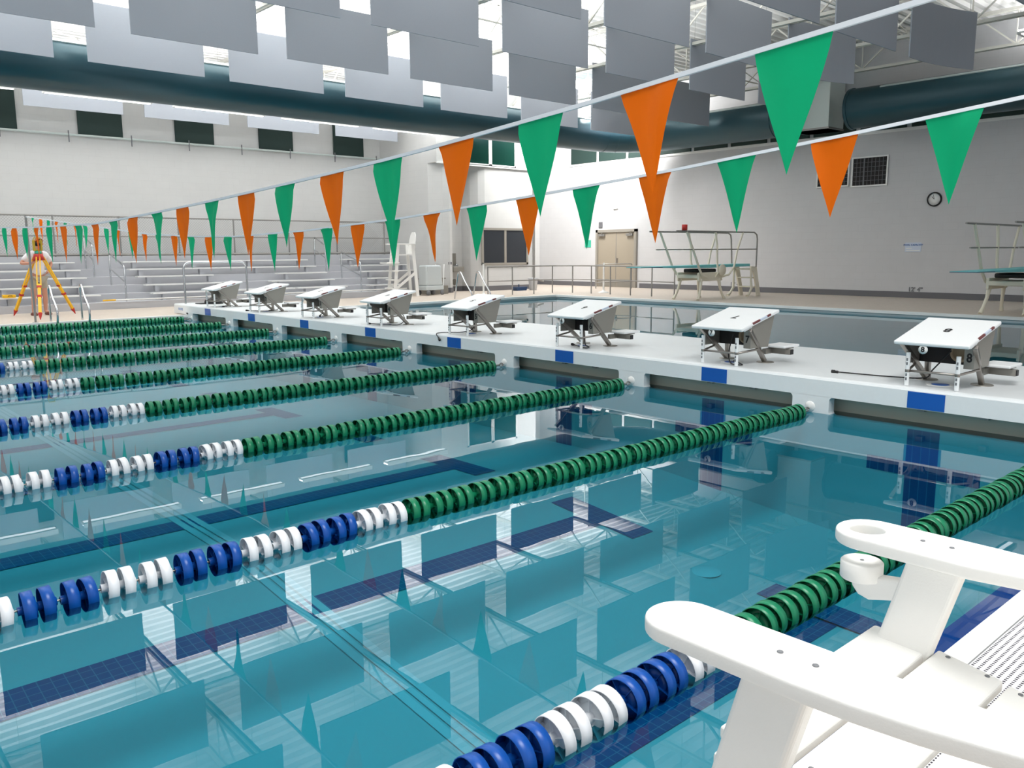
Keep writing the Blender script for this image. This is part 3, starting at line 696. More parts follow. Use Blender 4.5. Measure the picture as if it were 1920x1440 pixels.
for k in range(9):
    y = LP * k if k < 8 else 16.93
    t = thing('lane_rope', rl[k] + ', green with white and blue floats', 'lane rope', (0, y, 0.022), 0, 'lane ropes')
    t['label'] = rl[k]
    L = ext[k]
    MB().tube([(-L, 0, 0), (-.0, 0, .012)], .005, 6).build('steel_cable', MT['steel'], t)
    hk = MB(); hk.tube([(-.17, 0, .002), (-.10, 0, .004)], .013, 8); hk.tube([(-.055 + .03 * math.cos(a_ * PI / 6), 0, .008 + .02 * math.sin(a_ * PI / 6)) for a_ in range(13)], .006, 6, False)
    hk.build('hook', MT['steel'], t)
    hk = MB(); hk.lathe([(0, -.012), (.045, -.010), (.05, 0)], (.0, 0, .03), 'X', 18); hk.build('wall_anchor', MT['coping'], t)
    x = -0.215; i = 0; s0 = 4.566
    while -x < L:
        d = -x
        if d < s0 - .02: c = 'g'
        else:
            q = int((d - s0 + .02) / .3212); c = 'w' if q % 2 == 0 else 'b'
        o = bpy.data.objects.new('float_disc', dm[c]); COL.objects.link(o); o.parent = t
        jit = .006 * (1 if i % 2 else -1)
        o.location = (x + jit, 0, random.uniform(-.003, .003)); o.rotation_euler = (random.uniform(0, 1.0), random.uniform(-.07, .07), random.uniform(-.08, .08))
        i += 1; x -= PD

# ------------------------------------------------------------------ pennant strings
def sag(zs, y):
    for (ya, za), (yb, zb_) in zip(zs[:-1], zs[1:]):
        if ya <= y <= yb: s = (y - ya) / (yb - ya); return za + (zb_ - za) * s
    return zs[-1][1] if y > zs[-1][0] else zs[0][1]
def pennant(y0, y1, za, zb_, rnd, far):
    nx, nz = 6, 9; b = MB(); v = []; f = []; H = rnd.uniform(.385, .415); amp = rnd.uniform(.008, .022) * rnd.choice((-1, 1)); ph = rnd.uniform(0, 6); tip = rnd.uniform(-.035, .02); curl = rnd.uniform(-1, 1) * .03 * far; side = rnd.choice((0, 1))
    for j in range(nz + 1):
        s = j / nz
        for i in range(nx + 1):
            q = i / nx; yl = y0 + (y1 - y0) * q; ym = (y0 + y1) / 2 - tip * 0 + tip * s
            pinch = (1 - s) * (1 - .30 * far * math.sin(PI * s) ** 1.5 * (q if side else 1 - q)) + .14 * far * math.exp(-((s - .12) / .12) ** 2) * (s > 0) * (0 if side == (q > .5) else 1)
            y = ym + (yl - (y0 + y1) / 2) * pinch; z = (za + (zb_ - za) * q) - H * s
            z = z if s == 0 else ((za + zb_) / 2 - H * s) * s + z * (1 - s)
            x = amp * math.sin(PI * q + ph * .3) * math.sin(PI * min(1, s * 1.2)) * (1 - .6 * s) + .012 * math.sin(7 * q + ph) * (1 - s) * (s > 0) + curl * math.sin(PI * q) * (1 - s)
            v.append((x, y, z))
    for j in range(nz):
        for i in range(nx): a = j * (nx + 1) + i; f.append((a, a + 1, a + nx + 2, a + nx + 1))
    return b.add(v, f, True)
def string(label, X, zs, ystart, pitch, width, yend, first_green, name='pennant_string'):
    t = thing(name, label, 'bunting', (X, 0, 0), 0, 'backstroke pennant strings')
    rnd = random.Random(int(-X * 100))
    pts = [(0, y_, sag(zs, y_)) for y_ in [zs[0][0] + (zs[-1][0] - zs[0][0]) * i / 60 for i in range(61)]]
    r_ = MB()
    for a, c in zip(pts[:-1], pts[1:]): r_.bar(a, c, .012, .016)
    r_.build('tape', MT['line'], t)
    y = ystart; g = first_green
    while y < yend:
        far = min(1.0, max(0.0, (y - 1.5) / 7))
        ww = width * (1 - .15 * far)
        pennant(y - ww / 2, y + ww / 2, sag(zs, y - ww / 2) - .004, sag(zs, y + ww / 2) - .004, rnd, far).build('pennant', MT['fgreen'] if g else MT['forange'], t)
        g = not g; y += pitch
    return t
A_ = [(-3.4, 2.42), (-.58, 2.16), (.23, 2.09), (.81, 2.04), (1.97, 1.96), (3.2, 1.9), (4.4, 1.85), (5.6, 1.81), (7.2, 1.765), (9.5, 1.79), (11.5, 1.83), (14.5, 1.97), (17.35, 2.2)]
B_ = [(-3.4, 2.42), (-.37, 2.11), (.41, 2.035), (1.5, 1.94), (2.62, 1.86), (4.31, 1.755), (5.97, 1.69), (7.6, 1.66), (8.95, 1.685), (10.5, 1.745), (12.8, 1.9), (15, 2.05), (17.35, 2.21)]
string('nearer upper string of green and orange pennants across the pool', -4.57, A_, -.19, .5733, .27, 17.0, True)
string('farther lower string of green and orange pennants tied to the pole', -3.0, B_, -.09, .5625, .25, 16.9, True)
tag(MB().tube([(-3.0, 17.36, D), (-3.0, 17.36, 2.24)], .022, 10).lathe([(.06, 0), (.06, .012), (0, .012)], (-3.0, 17.36, D + .002), n=16).build('stanchion_pole', MT['galv']), 'slim grey pole holding the end of the pennant string, at far left', 'pole')
tag(MB().tube([(-4.57, 17.36, D), (-4.57, 17.36, 2.24)], .022, 10).build('stanchion_pole', MT['galv']), 'slim grey pole just left of the frame holding the other pennants', 'pole')

# ------------------------------------------------------------------ bleachers
def tiers(name, x0, x1):
    b = MB()
    b.prism([(20.58, D), (20.58, .27), (21.25, .27), (21.25, .45), (21.8, .45), (21.8, .65), (22.35, .65), (22.35, .86), (22.85, .86), (22.85, 1.06), (23.35, 1.06), (23.35, 1.40), (WY, 1.40), (WY, D)], x0, x1, 'YZ')
    return struct(b.build(name, MT['concrete']))
tiers('floor_bleacher_tiers', XMIN, 8.5)
tiers2 = MB(); tiers2.prism([(22.35, D), (22.35, .86), (22.85, .86), (22.85, 1.06), (23.35, 1.06), (23.35, 1.40), (WY, 1.40), (WY, D)], 8.5, 9.9, 'YZ'); struct(tiers2.build('floor_bleacher_end', MT['concrete']))
rowsY = [(21.0, .46, 'lowest'), (21.6, .66, 'second'), (22.1, .87, 'third'), (22.6, 1.06, 'fourth'), (23.1, 1.26, 'fifth')]
secs = [('left', [(XMIN, -.73)] * 5), ('middle', [(.54, 4.6), (.57, 2.66), (.54, 2.64), (.5, 6.2), (.5, 6.18)]), ('middle right', [(4.7, 6.36), (4.16, 6.28), (4.63, 6.3), None, None]), ('right', [(7.16, 8.4), (7.59, 8.4), (7.61, 9.7), (7.58, 9.7), (7.48, 9.7)])]
for sn, sp in secs:
    for (y, z, rn), seg in zip(rowsY, sp):
        if seg is None: continue
        x0, x1 = seg
        t = thing('bleacher_bench', 'long aluminium bench plank, %s row of the %s bleacher section' % (rn, sn), 'bench', (0, y, z), 0, 'bleacher benches')
        MB().box(x0, x1, -.12, .12, -.035, 0).build('seat_plank', MT['alu'], t, .006)
        x = x0 + .3 if x0 > -10 else x1 - .3
        while x0 < x < x1:
            if -7 < x < 10: MB().box(x - .05, x + .05, -.09, .05, -.195, -.035).build('bracket', MT['concrete'], t)
            x += 1.7 if x0 > -10 else -1.7
# chain link fence behind the top walkway
t = thing('chain_link_fence', 'chain link fence with grey posts behind the top bleacher row', 'fence', (0, 23.55, 1.40))
for i, x in enumerate([-6.5, -4.6, -2.8, -1.04, .65, 2.3, 4.0, 5.84, 7.6, 9.5]): MB().tube([(x, 0, 0), (x, 0, 1.12)], .024, 8).build('post', MT['galv'], t)
MB().tube([(XMIN, 0, 1.10), (9.85, 0, 1.10)], .022, 8).build('top_rail', MT['galv'], t)
MB().tube([(XMIN, 0, .56), (9.85, 0, .56)], .018, 8).build('mid_rail', MT['galv'], t)
MB().tube([(XMIN, -.16, .05), (9.85, -.16, .05)], .035, 8).build('bottom_rail', MT['galv'], t)
cl = MB(); x = -7.0
while x < 9.8:
    for a, c in (((x, 0, .06), (x + 1.04, 0, 1.1)), ((x + 1.04, 0, .06), (x, 0, 1.1))):
        if c[0] < 9.85 and a[0] < 9.85: cl.add([(a[0] - .003, 0, a[2]), (a[0] + .003, 0, a[2]), (c[0] + .003, 0, c[2]), (c[0] - .003, 0, c[2])], [(0, 1, 2, 3)])
    x += .075
tag(cl.build('wire_mesh', MT['galv'], t), None, None, None, 'stuff')
# aisle handrails
def aisle_rail(x, label, hi=False):
    t = thing('aisle_handrail', label, 'handrail', (x, 0, 0), 0, 'aisle handrails')
    if not hi: pts = [((20.85, .27), (20.85, 1.18)), ((22.0, .65), (22.0, 1.50))]
    else: pts = [((22.5, .86), (22.5, 1.72)), ((23.2, 1.06), (23.2, 1.98))]
    (a0, a1), (b0, b1) = pts
    MB().tube([(0, a0[0], a0[1]), (0, a1[0], a1[1] - .05), (0, a1[0] + .04, a1[1]), (0, b1[0] - .04, b1[1] - .02), (0, b1[0], b1[1] - .08), (0, b0[0], b0[1])], .021, 8).build('outer_tube', MT['chrome'], t)
    MB().tube([(0, a0[0], a1[1] - .42), (0, b0[0], b1[1] - .42)], .018, 8).build('mid_rail', MT['chrome'], t)
aisle_rail(-.14, 'chrome handrail in the left aisle of the bleachers, lower flight')
aisle_rail(-.4, 'chrome handrail in the left aisle of the bleachers, upper flight', True)
aisle_rail(6.82, 'chrome handrail in the right aisle of the bleachers, lower flight')
aisle_rail(6.55, 'chrome handrail in the right aisle of the bleachers, upper flight', True)
t = thing('deck_pipe', 'white pipe lying along the foot of the bleachers', 'pipe', (0, 20.52, D + .23))
MB().tube([(-.5, 0, 0), (8.3, 0, 0)], .016, 8).build('pipe', MT['coping'], t)
MB().tube([(-.8, 0, 0), (-.5, 0, 0)], .02, 8).build('yellow_tip', MT['yellow'], t)

# ------------------------------------------------------------------ grab rails, railings
def grab(x, label, scale=1.0, y=17.25):
    pts = [(x, y + .28, D), (x, y + .28, .60)] + [(x, y + .2 + .08 * math.cos(a), .74 + .1 * math.sin(a)) for a in (0.2, .8, 1.4, 2.0, 2.5)] + [(x, y + .02, .62), (x, y - .22, .42), (x, y - .28, .32), (x, y - .27, .2), (x, y - .2, .0), (x, y - .2, -.4)]
    return tag(MB().tube(pts, .022, 10).build('grab_rail', MT['chrome']), label, 'ladder rail', 'ladder rails at the far edge')
grab(-2.68, 'chrome ladder rail beside the surveyor tripod at the far edge')
grab(-2.08, 'chrome ladder rail right of the tripod at the far edge')
def grab2(x, label):
    y = 17.5
    pts = [(x, y + .35, D)] + [(x, y + .3, .3), (x, y + .2, .75)] + [(x, y + .1 + .09 * math.cos(a), .82 + .07 * math.sin(a)) for a in (.3, 1.0, 1.6, 2.2, 2.8)] + [(x, y - .12, .65), (x, y - .42, .32), (x, y - .46, .24), (x, y - .42, .12), (x, y - .30, .04 + D)]
    return tag(MB().tube(pts, .022, 10).build('grab_rail', MT['chrome']), label, 'ladder rail', 'ladder rails at the diving pool')
grab2(8.15, 'left chrome hoop of the diving pool ladder behind block 5'); grab2(8.85, 'right chrome hoop of the diving pool ladder behind block 5')
rp = [(9.95, 18.45), (10.85, 18.3), (11.75, 18.25), (12.6, 18.25), (13.05, 17.75), (13.15, 17.0), (13.12, 16.15), (13.08, 15.28), (13.05, 14.42), (13.02, 13.55)]
t = thing('deck_railing', 'grey two bar railing bending around the diving pool corner', 'railing', (0, 0, 0))
for x, y in rp: MB().tube([(x, y, D), (x, y, 1.0)], .02, 8).build('post', MT['galv'], t)
MB().tube([(x, y, 1.0) for x, y in rp], .022, 8).build('top_rail', MT['galv'], t)
MB().tube([(x, y, .55) for x, y in rp], .017, 8).build('mid_rail', MT['galv'], t)
t = thing('ramp_railing', 'small grey railing standing in front of the double door', 'railing', (0, 0, 0))
for x, y in ((15.9, 18.95), (15.95, 19.35), (16.9, 18.45)): MB().tube([(x, y, D), (x, y, 1.0)], .018, 8).build('post', MT['galv'], t)
for z in (1.0, .35): MB().tube([(15.95, 19.4, z - .05), (15.9, 18.95, z), (16.9, 18.45, z)], .018, 8).build('rail', MT['galv'], t)
for (x, y, h, lb) in ((13.75, 17.0, .99, 'white stanchion post with round base at the diving pool rail'), (9.78, 18.46, 1.0, 'white stanchion post at the left end of the railing')):
    t = thing('stanchion', lb, 'post', (x, y, D))
    MB().tube([(0, 0, .05), (0, 0, h)], .03, 10).build('post', MT['coping'], t); MB().lathe([(.19, 0), (.19, .02), (.06, .06), (.03, .1)], (0, 0, 0), n=20).build('base', MT['coping'], t)
t = thing('waste_bin', 'pale grey bucket on the deck near the gallery corner', 'bucket', (13.6, 20.25, D))
MB().lathe([(0, 0), (.13, 0), (.17, .4), (.185, .41), (.185, .43), (.16, .43), (.12, .02)], (0, 0, 0), n=22).build('bucket_body', MT['bin'], t)
MB().tube([(.19 , 0, .38), (.3, -.05, .34), (.42, -.12, .3)], .03, 8).build('mop_handle', MT['galv'], t)
t = thing('scrub_tray', 'small navy tray lying on the deck left of the bucket', 'tray', (13.05, 20.35, D))
MB().prism([(-.22, .0), (-.27, .13), (.27, .13), (.22, .0)], -.12, .12, 'XZ').build('tray_body', MT['navy'], t, .01); MB().tube([(-.05, 0, .13), (-.05, 0, .22)], .02, 8).build('handle', MT['navy'], t)
# drinking fountain
t = thing('drinking_fountain', 'steel drinking fountain mounted in the alcove of the gallery wall', 'fountain', (11.05, 21.74, 0))
MB().box(-.2, .2, -.03, 0, 1.02, 1.42).build('backplate', MT['skirt'], t); MB().box(-.2, .28, -.4, 0, .78, .97).build('basin', MT['skirt'], t, .03)
MB().tube([(.1, -.25, .97), (.1, -.25, 1.02), (.06, -.22, 1.04)], .015, 8).build('spout', MT['chrome'], t)
tag(MB().box(10.35, 10.40, 20.86, 20.87, 1.05, 1.14).box(10.28, 10.31, 20.88, 20.89, 1.05, 1.14).build('wall_switch', MT['trimgrey']), 'two small dark switches on the gallery pier', 'switch')
tag(MB().lathe([(0, -.012), (.1, -.012), (.11, 0)], (11.2, 21.75, .42), 'Y', 20).build('floor_cleanout', MT['skirt']), 'round steel cover low on the alcove wall', 'cover plate')

# ------------------------------------------------------------------ springboards
def make_springboard():
    t = thing('springboard', None, 'diving board')
    bd = MB(); bd.prism([(10.0, 1.035), (10.0, 1.05), (15.1, 1.075), (15.1, 1.0), (13.2, .985), (11.5, 1.005)], -.25, .25, 'XZ'); bd.build('board', MT['aqua'], t, .006)
    MB().box(10.0, 10.9, -.255, .255, 1.028, 1.040).build('board_tip', MT['navy'], t)
    MB().box(12.55, 13.3, -.3, .3, .86, .96).build('fulcrum', MT['black'], t, .03)
    MB().lathe([(0, -.03), (.15, -.03), (.17, 0), (.15, .03), (0, .03)], (13.35, -.46, .92), 'Y', 24).build('fulcrum_wheel', MT['cream'], t)
    MB().box(12.35, 13.5, -.36, .36, .70, .80).build('stand_deck', MT['cream'], t, .02)
    MB().box(12.35, 13.5, -.38, -.32, .62, .86).build('stand_beam', MT['cream'], t, .015)
    MB().box(12.35, 13.5, .32, .38, .62, .86).build('stand_beam', MT['cream'], t, .015)
    for s in (-1, 1):
        for xa, xb in ((12.5, 12.28), (13.35, 13.55)):
            MB().tube([(xa, s * .35, .68), (xa + (xb - xa) * .2, s * .37, .45), (xa + (xb - xa) * .55, s * .4, .25), (xb, s * .42, D + .01)], [.05, .038, .035, .045], 10).build('leg', MT['cream'], t)
        # curved V arms up to the guard rail
        MB().tube([(12.75, s * .36, .72), (12.45, s * .42, .78), (12.25, s * .45, 1.0), (11.95, s * .45, 1.5), (11.65, s * .45, 1.98)], .032, 10).build('arm', MT['cream'], t)
        MB().tube([(13.15, s * .36, .72), (13.2, s * .43, .85), (13.1, s * .45, 1.2), (13.08, s * .45, 1.6), (12.98, s * .45, 1.98)], .03, 10).build('arm', MT['cream'], t)
        MB().tube([(13.45, s * .36, .72), (13.75, s * .42, .78), (13.95, s * .45, 1.0), (14.1, s * .45, 1.5), (14.35, s * .45, 1.98)], .028, 10).build('arm', MT['cream'], t)
        MB().tube([(11.2, s * .45, 1.99), (14.95, s * .45, 1.99), (15.08, s * .45, 1.93), (15.12, s * .45, 1.8), (15.16, s * .42, .98)], .022, 10).build('guard_rail', MT['galv'], t)
        MB().tube([(11.5, s * .45, 1.5), (15.12, s * .45, 1.5)], .018, 10).build('mid_rail', MT['galv'], t)
    for s in (-1, 1):
        MB().prism([(15.05, 1.0), (15.35, .98), (15.5, .5), (15.62, D), (15.45, D), (15.33, .5), (15.18, .86), (15.05, .86)], s * .30 - .03, s * .30 + .03, 'XZ').build('ladder_side', MT['cream'], t, .01)
        MB().tube([(15.1, s * .3, .6), (15.12, s * .32, .35), (14.98, s * .33, .18), (14.85, s * .34, D + .01)], [.03, .04, .035, .05], 8).build('ladder_foot', MT['cream'], t)
        MB().tube([(15.1, s * .3, .98), (15.1, s * .3, .6)], .03, 8).build('ladder_post', MT['cream'], t)
    for z, x in ((.92, 15.15), (.66, 15.25), (.38, 15.35)): MB().box(x - .03, x + .16, -.28, .28, z - .025, z + .01).build('ladder_tread', MT['cream'], t, .008)
    return t
sb = make_springboard(); sb.location = (0, 12.6, 0); tag(sb, 'diving board with cream stand in the middle of the end deck, red can on its rail', 'diving board', 'diving boards')
sb['label'] = 'whole diving board with cream stand and rails near the double door'
s2 = copy_tree(sb); s2.location = (0, 4.5, 0); s2['label'] = 'diving board partly cut off at the right edge of the photo'
tag(MB().lathe([(0, 0), (.075, 0), (.075, .15), (0, .15)], (11.55, 12.15, 2.013), n=16).build('tin_can', MT['red']), 'small red can standing on the diving board guard rail', 'can')

# ------------------------------------------------------------------ far lifeguard chair and equipment
def far_chair():
    t = thing('lifeguard_chair', 'tall white lifeguard chair with steps in front of the bleachers', 'chair', (7.98, 20.3, D), -.25)
    for s in (-1, 1):
        MB().bar((-.36, s * .30, 0), (-.20, s * .26, 1.62), .05, .09).build('front_leg', MT['plastic'], t)
        MB().bar((.40, s * .30, 0), (.28, s * .26, 1.62), .05, .09).build('rear_leg', MT['plastic'], t)
        MB().box(-.40, .35, s * .30 - .06, s * .30 + .06, 1.60, 1.64).build('armrest', MT['plastic'], t, .01)
        MB().bar((-.30, s * .29, .25), (.32, s * .29, .72), .03, .08).build('brace', MT['plastic'], t)
    for z, x in ((.25, -.40), (.52, -.36), (.80, -.33), (1.05, -.30)): MB().box(x - .06, x + .10, -.36, .36, z - .02, z + .02).build('step', MT['plastic'], t)
    MB().box(-.26, .32, -.28, .28, 1.27, 1.31).build('seat', MT['plastic'], t)
    MB().box(-.6, -.2, -.34, .34, 1.02, 1.06).build('foot_rest', MT['plastic'], t)
    bk = MB(); bk.prism([(-.24, 1.3), (-.26, 1.75), (-.2, 1.92), (-.1, 2.0), (.1, 2.0), (.2, 1.92), (.26, 1.75), (.24, 1.3)], 0, .03, 'YZ'); bk.xf(Matrix.Translation((.30, 0, 0)) @ Matrix.Translation((0, 0, 1.3)) @ Matrix.Rotation(.15, 4, 'Y') @ Matrix.Translation((0, 0, -1.3))); bk.build('backrest', MT['plastic'], t)
    return t
far_chair()
t = thing('covered_cart', 'wheeled equipment cart under a translucent cover beside the lifeguard chair', 'cart', (9.05, 20.25, D), .1)
MB().box(-.38, .38, -.22, .22, .16, .30).build('cart_base', MT['tarp'], t, .02)
MB().prism([(-.36, .3), (-.34, .95), (.3, .95), (.36, .3)], -.2, .2, 'XZ').build('cover', MT['tarp'], t, .05)
for x in (-.3, .3):
    for s in (-1, 1): MB().lathe([(0, -.02), (.08, -.02), (.08, .02), (0, .02)], (x, s * .22, .08), 'Y', 16).build('wheel', MT['grey'], t)
MB().tube([(.36, -.2, .3), (.42, -.2, .98), (.42, .2, .98), (.36, .2, .3)], .018, 8).build('push_handle', MT['coping'], t)
t = thing('step_unit', 'low grey metal step unit against the gallery pier', 'steps', (9.55, 20.75, D))
MB().box(-.4, .45, -.2, .25, 0, .27).build('lower_step', MT['skirt'], t, .01); MB().box(-.4, .45, .1, .25, .27, .48).build('riser', MT['skirt'], t, .01); MB().box(-.45, .5, .0, .25, .48, .52).build('tread', MT['skirt'], t)

# ------------------------------------------------------------------ surveyor, tripod and instrument
t = thing('surveying_tripod', 'yellow surveying tripod with red head at the far pool edge', 'tripod', (-2.43, 19.2, D))
HZ = 1.36
for fx_, fy_ in ((-.46, .66), (-.30, -1.02), (.74, .36)):
    fx2, fy2 = fx_ * .86, fy_ * .86
    top = Vector((fx_ * .12, fy_ * .12, HZ - .05)); ft = Vector((fx_, fy_, .0)); mid = top.lerp(ft, .5); low = top.lerp(ft, .9)
    lg = MB(); side = (ft - top).cross(Vector((0, 0, 1))).normalized() * .035
    lg.bar(top + side, mid + side, .022, .03).bar(top - side, mid - side, .022, .03).bar(mid - (ft - top) * .06, low, .062, .04)
    lo_ = lg.build('leg', MT['yellow'], t)
    for s in (.47, .62): c_ = top.lerp(ft, s); MB().bar(c_, c_ + (ft - top) * .03, .09, .055).build('leg_clamp', MT['red'], lo_)
    MB().tube([low, ft], [.045, .006], 8).build('leg_foot', MT['red'], lo_)
MB().lathe([(0, HZ + .02), (.09, HZ + .02), (.1, HZ - .03), (.13, HZ - .12), (.0, HZ - .12)], (0, 0, 0), n=18).build('tripod_head', MT['red'], t)
t = thing('total_station', 'yellow green survey instrument on top of the tripod', 'survey instrument', (-2.43, 19.2, D + HZ + .02))
ygr = mat('instrument_yellow', (190, 160, 40), .5); 
MB().lathe([(0, 0), (.07, 0), (.07, .05), (.05, .07), (0, .07)], (0, 0, 0), n=18).build('tribrach', MT['mint'], t)
MB().box(-.09, -.05, -.05, .05, .07, .30).box(.05, .09, -.05, .05, .07, .30).box(-.09, .09, -.04, .04, .07, .10).build('yoke', ygr, t, .01)
MB().lathe([(0, -.10), (.035, -.10), (.04, .0), (.045, .09), (0, .09)], (0, 0, .21), 'Y', 16).build('telescope', MT['black'], t)
MB().tube([(-.07, 0, .3), (-.06, 0, .35), (.06, 0, .35), (.07, 0, .3)], .012, 8).build('carry_handle', ygr, t)

def skin_body(name, verts, edges, radii, material, parent, root=0, sub=2):
    me = bpy.data.meshes.new(name); me.from_pydata([Vector(v) for v in verts], edges, []); me.materials.append(material)
    o = bpy.data.objects.new(name, me); COL.objects.link(o); o.parent = parent
    sk = o.modifiers.new('skin', 'SKIN'); sk.use_smooth_shade = True; sk.use_x_symmetry = False
    sv = me.skin_vertices[0].data
    for i, r_ in enumerate(radii):
        sv[i].radius = r_ if isinstance(r_, tuple) else (r_, r_); sv[i].use_root = (i == root)
    ss = o.modifiers.new('subd', 'SUBSURF'); ss.levels = sub; ss.render_levels = sub
    return o
# person faces the viewer, leaning to the eyepiece (local -y points to the camera)
t = thing('person', 'person in white t-shirt and khaki shorts looking through the survey instrument', 'person', (-2.37, 19.62, D), 0.25)
V = [(0, .05, .90), (0, .04, 1.05), (0, .02, 1.22), (0, -.03, 1.38), (0, -.09, 1.47), (0, -.14, 1.56), (0, -.16, 1.65),   # 0-6 pelvis..head top
     (-.18, -.04, 1.36), (-.38, -.04, 1.17), (-.27, -.25, 1.18), (-.15, -.33, 1.24),                                   # 7-10 one arm bent to the instrument
     (.18, -.02, 1.36), (.34, .06, 1.16), (.22, .0, .98), (.17, -.03, .95),                                         # 11-14 arm on hip
     (-.10, .05, .84), (-.13, .02, .48), (-.15, .06, .08), (-.17, -.08, .035),                                          # leg
     (.10, .05, .84), (.12, .02, .48), (.13, .08, .08), (.16, -.07, .035)]
Ed = [(0, 1), (1, 2), (2, 3), (3, 4), (4, 5), (5, 6), (3, 7), (7, 8), (8, 9), (9, 10), (3, 11), (11, 12), (12, 13), (13, 14), (0, 15), (15, 16), (16, 17), (17, 18), (0, 19), (19, 20), (20, 21), (21, 22)]
Rr = [(.15, .11), (.135, .10), (.15, .11), (.14, .10), (.055, .055), (.078, .09), (.065, .075), .055, .042, .033, .03, .055, .042, .033, .032, .085, .058, .04, .035, .085, .058, .04, .035]
skin_body('body', V, Ed, Rr, MT['skin'], t)
Vs = [(0, .05, .86), (0, .04, 1.05), (0, .02, 1.22), (0, -.03, 1.37), (0, -.07, 1.44), (-.18, -.04, 1.36), (-.34, -.045, 1.22), (.18, -.02, 1.36), (.31, .045, 1.20)]
skin_body('t_shirt', Vs, [(0, 1), (1, 2), (2, 3), (3, 4), (3, 5), (5, 6), (3, 7), (7, 8)], [(.175, .135), (.165, .125), (.172, .13), (.155, .115), (.07, .07), .078, .07, .078, .07], MT['shirt'], t)
Vs = [(0, .05, .90), (-.10, .05, .80), (-.125, .03, .58), (.10, .05, .80), (.115, .03, .58)]
skin_body('shorts', Vs, [(0, 1), (1, 2), (0, 3), (3, 4)], [(.16, .13), .10, .088, .10, .088], MT['shorts'], t)
for s, x in ((-1, -.165), (1, .15)):
    b_ = bmesh.new(); bmesh.ops.create_uvsphere(b_, u_segments=14, v_segments=8, radius=1)
    for v in b_.verts: v.co = Vector((v.co.x * .052, v.co.y * .14 - .02, max(v.co.z, -.5) * .055 + .028))
    me = bpy.data.meshes.new('shoe'); b_.to_mesh(me); b_.free(); me.materials.append(MT['shoe']); me.polygons.foreach_set('use_smooth', [True] * len(me.polygons))
    o = bpy.data.objects.new('shoe', me); COL.objects.link(o); o.parent = t; o.location = (x, .03, 0)
b_ = bmesh.new(); bmesh.ops.create_uvsphere(b_, u_segments=18, v_segments=12, radius=1)
for v in list(b_.verts):
    v.co = Vector((v.co.x * .088, v.co.y * .105 - .135, v.co.z * .10 + 1.64))
bmesh.ops.delete(b_, geom=[v for v in b_.verts if v.co.z < 1.64 - (v.co.y + .16) * .9], context='VERTS')
me = bpy.data.meshes.new('hair'); b_.to_mesh(me); b_.free(); me.materials.append(MT['hair']); me.polygons.foreach_set('use_smooth', [True] * len(me.polygons))
o = bpy.data.objects.new('hair', me); COL.objects.link(o); o.parent = t
# face: nose, eyes, mouth, ears
fc = MB(); fc.tube([(0, -.235, 1.63), (0, -.262, 1.595), (0, -.235, 1.59)], [.008, .014, .008], 8)
for s in (-1, 1): fc.lathe([(0, -.012), (.02, -.008), (.024, .008), (0, .012)], (s * .082, -.14, 1.60), 'X', 10)
fc.build('nose_and_ears', MT['skin'], t)
fe = MB()
for s in (-1, 1): fe.lathe([(0, -.006), (.009, 0), (0, .004)], (s * .032, -.232, 1.625), 'Y', 8)
fe.box(-.025, .025, -.232, -.226, 1.548, 1.555); fe.build('eyes_and_mouth', MT['dark'], t)
# five fingers on each hand
def hand(root, dirs, parent):
    V_ = [Vector(root)]; E_ = []; R = [.028]
    for d, L in dirs:
        d = Vector(d).normalized(); a = len(V_); V_.append(V_[0] + d * L * .55); V_.append(V_[0] + d * L * .8 + Vector((0, 0, -.006))); V_.append(V_[0] + d * L + Vector((0, .004, -.014)))
        E_ += [(0, a), (a, a + 1), (a + 1, a + 2)]; R += [.011, .009, .008]
    skin_body('hand', V_, E_, R, MT['skin'], parent, 0, 1)
hand((-.15, -.34, 1.245), [((.5, -1, .35), .085), ((.3, -1, .15), .095), ((.1, -1, 0), .098), ((-.1, -1, -.15), .09), ((1, -.3, .5), .06)], t)
hand((.17, -.04, .955), [((-.6, -.8, .1), .085), ((-.7, -.7, -.1), .095), ((-.75, -.6, -.3), .095), ((-.8, -.45, -.5), .085), ((-.1, -1, .6), .06)], t)
t2 = thing('kit_case', 'bright yellow case resting on the lowest bleacher bench', 'case', (-2.75, 20.75, .47 + .0))
MB().box(-.16, .1, -.08, .08, 0, .07).build('case_body', MT['yellow'], t2, .01)
MB().tube([(-.06, -.08, .03), (-.06, -.11, .05), (.02, -.11, .05), (.02, -.08, .03)], .006, 6).build('case_handle', MT['black'], t2)

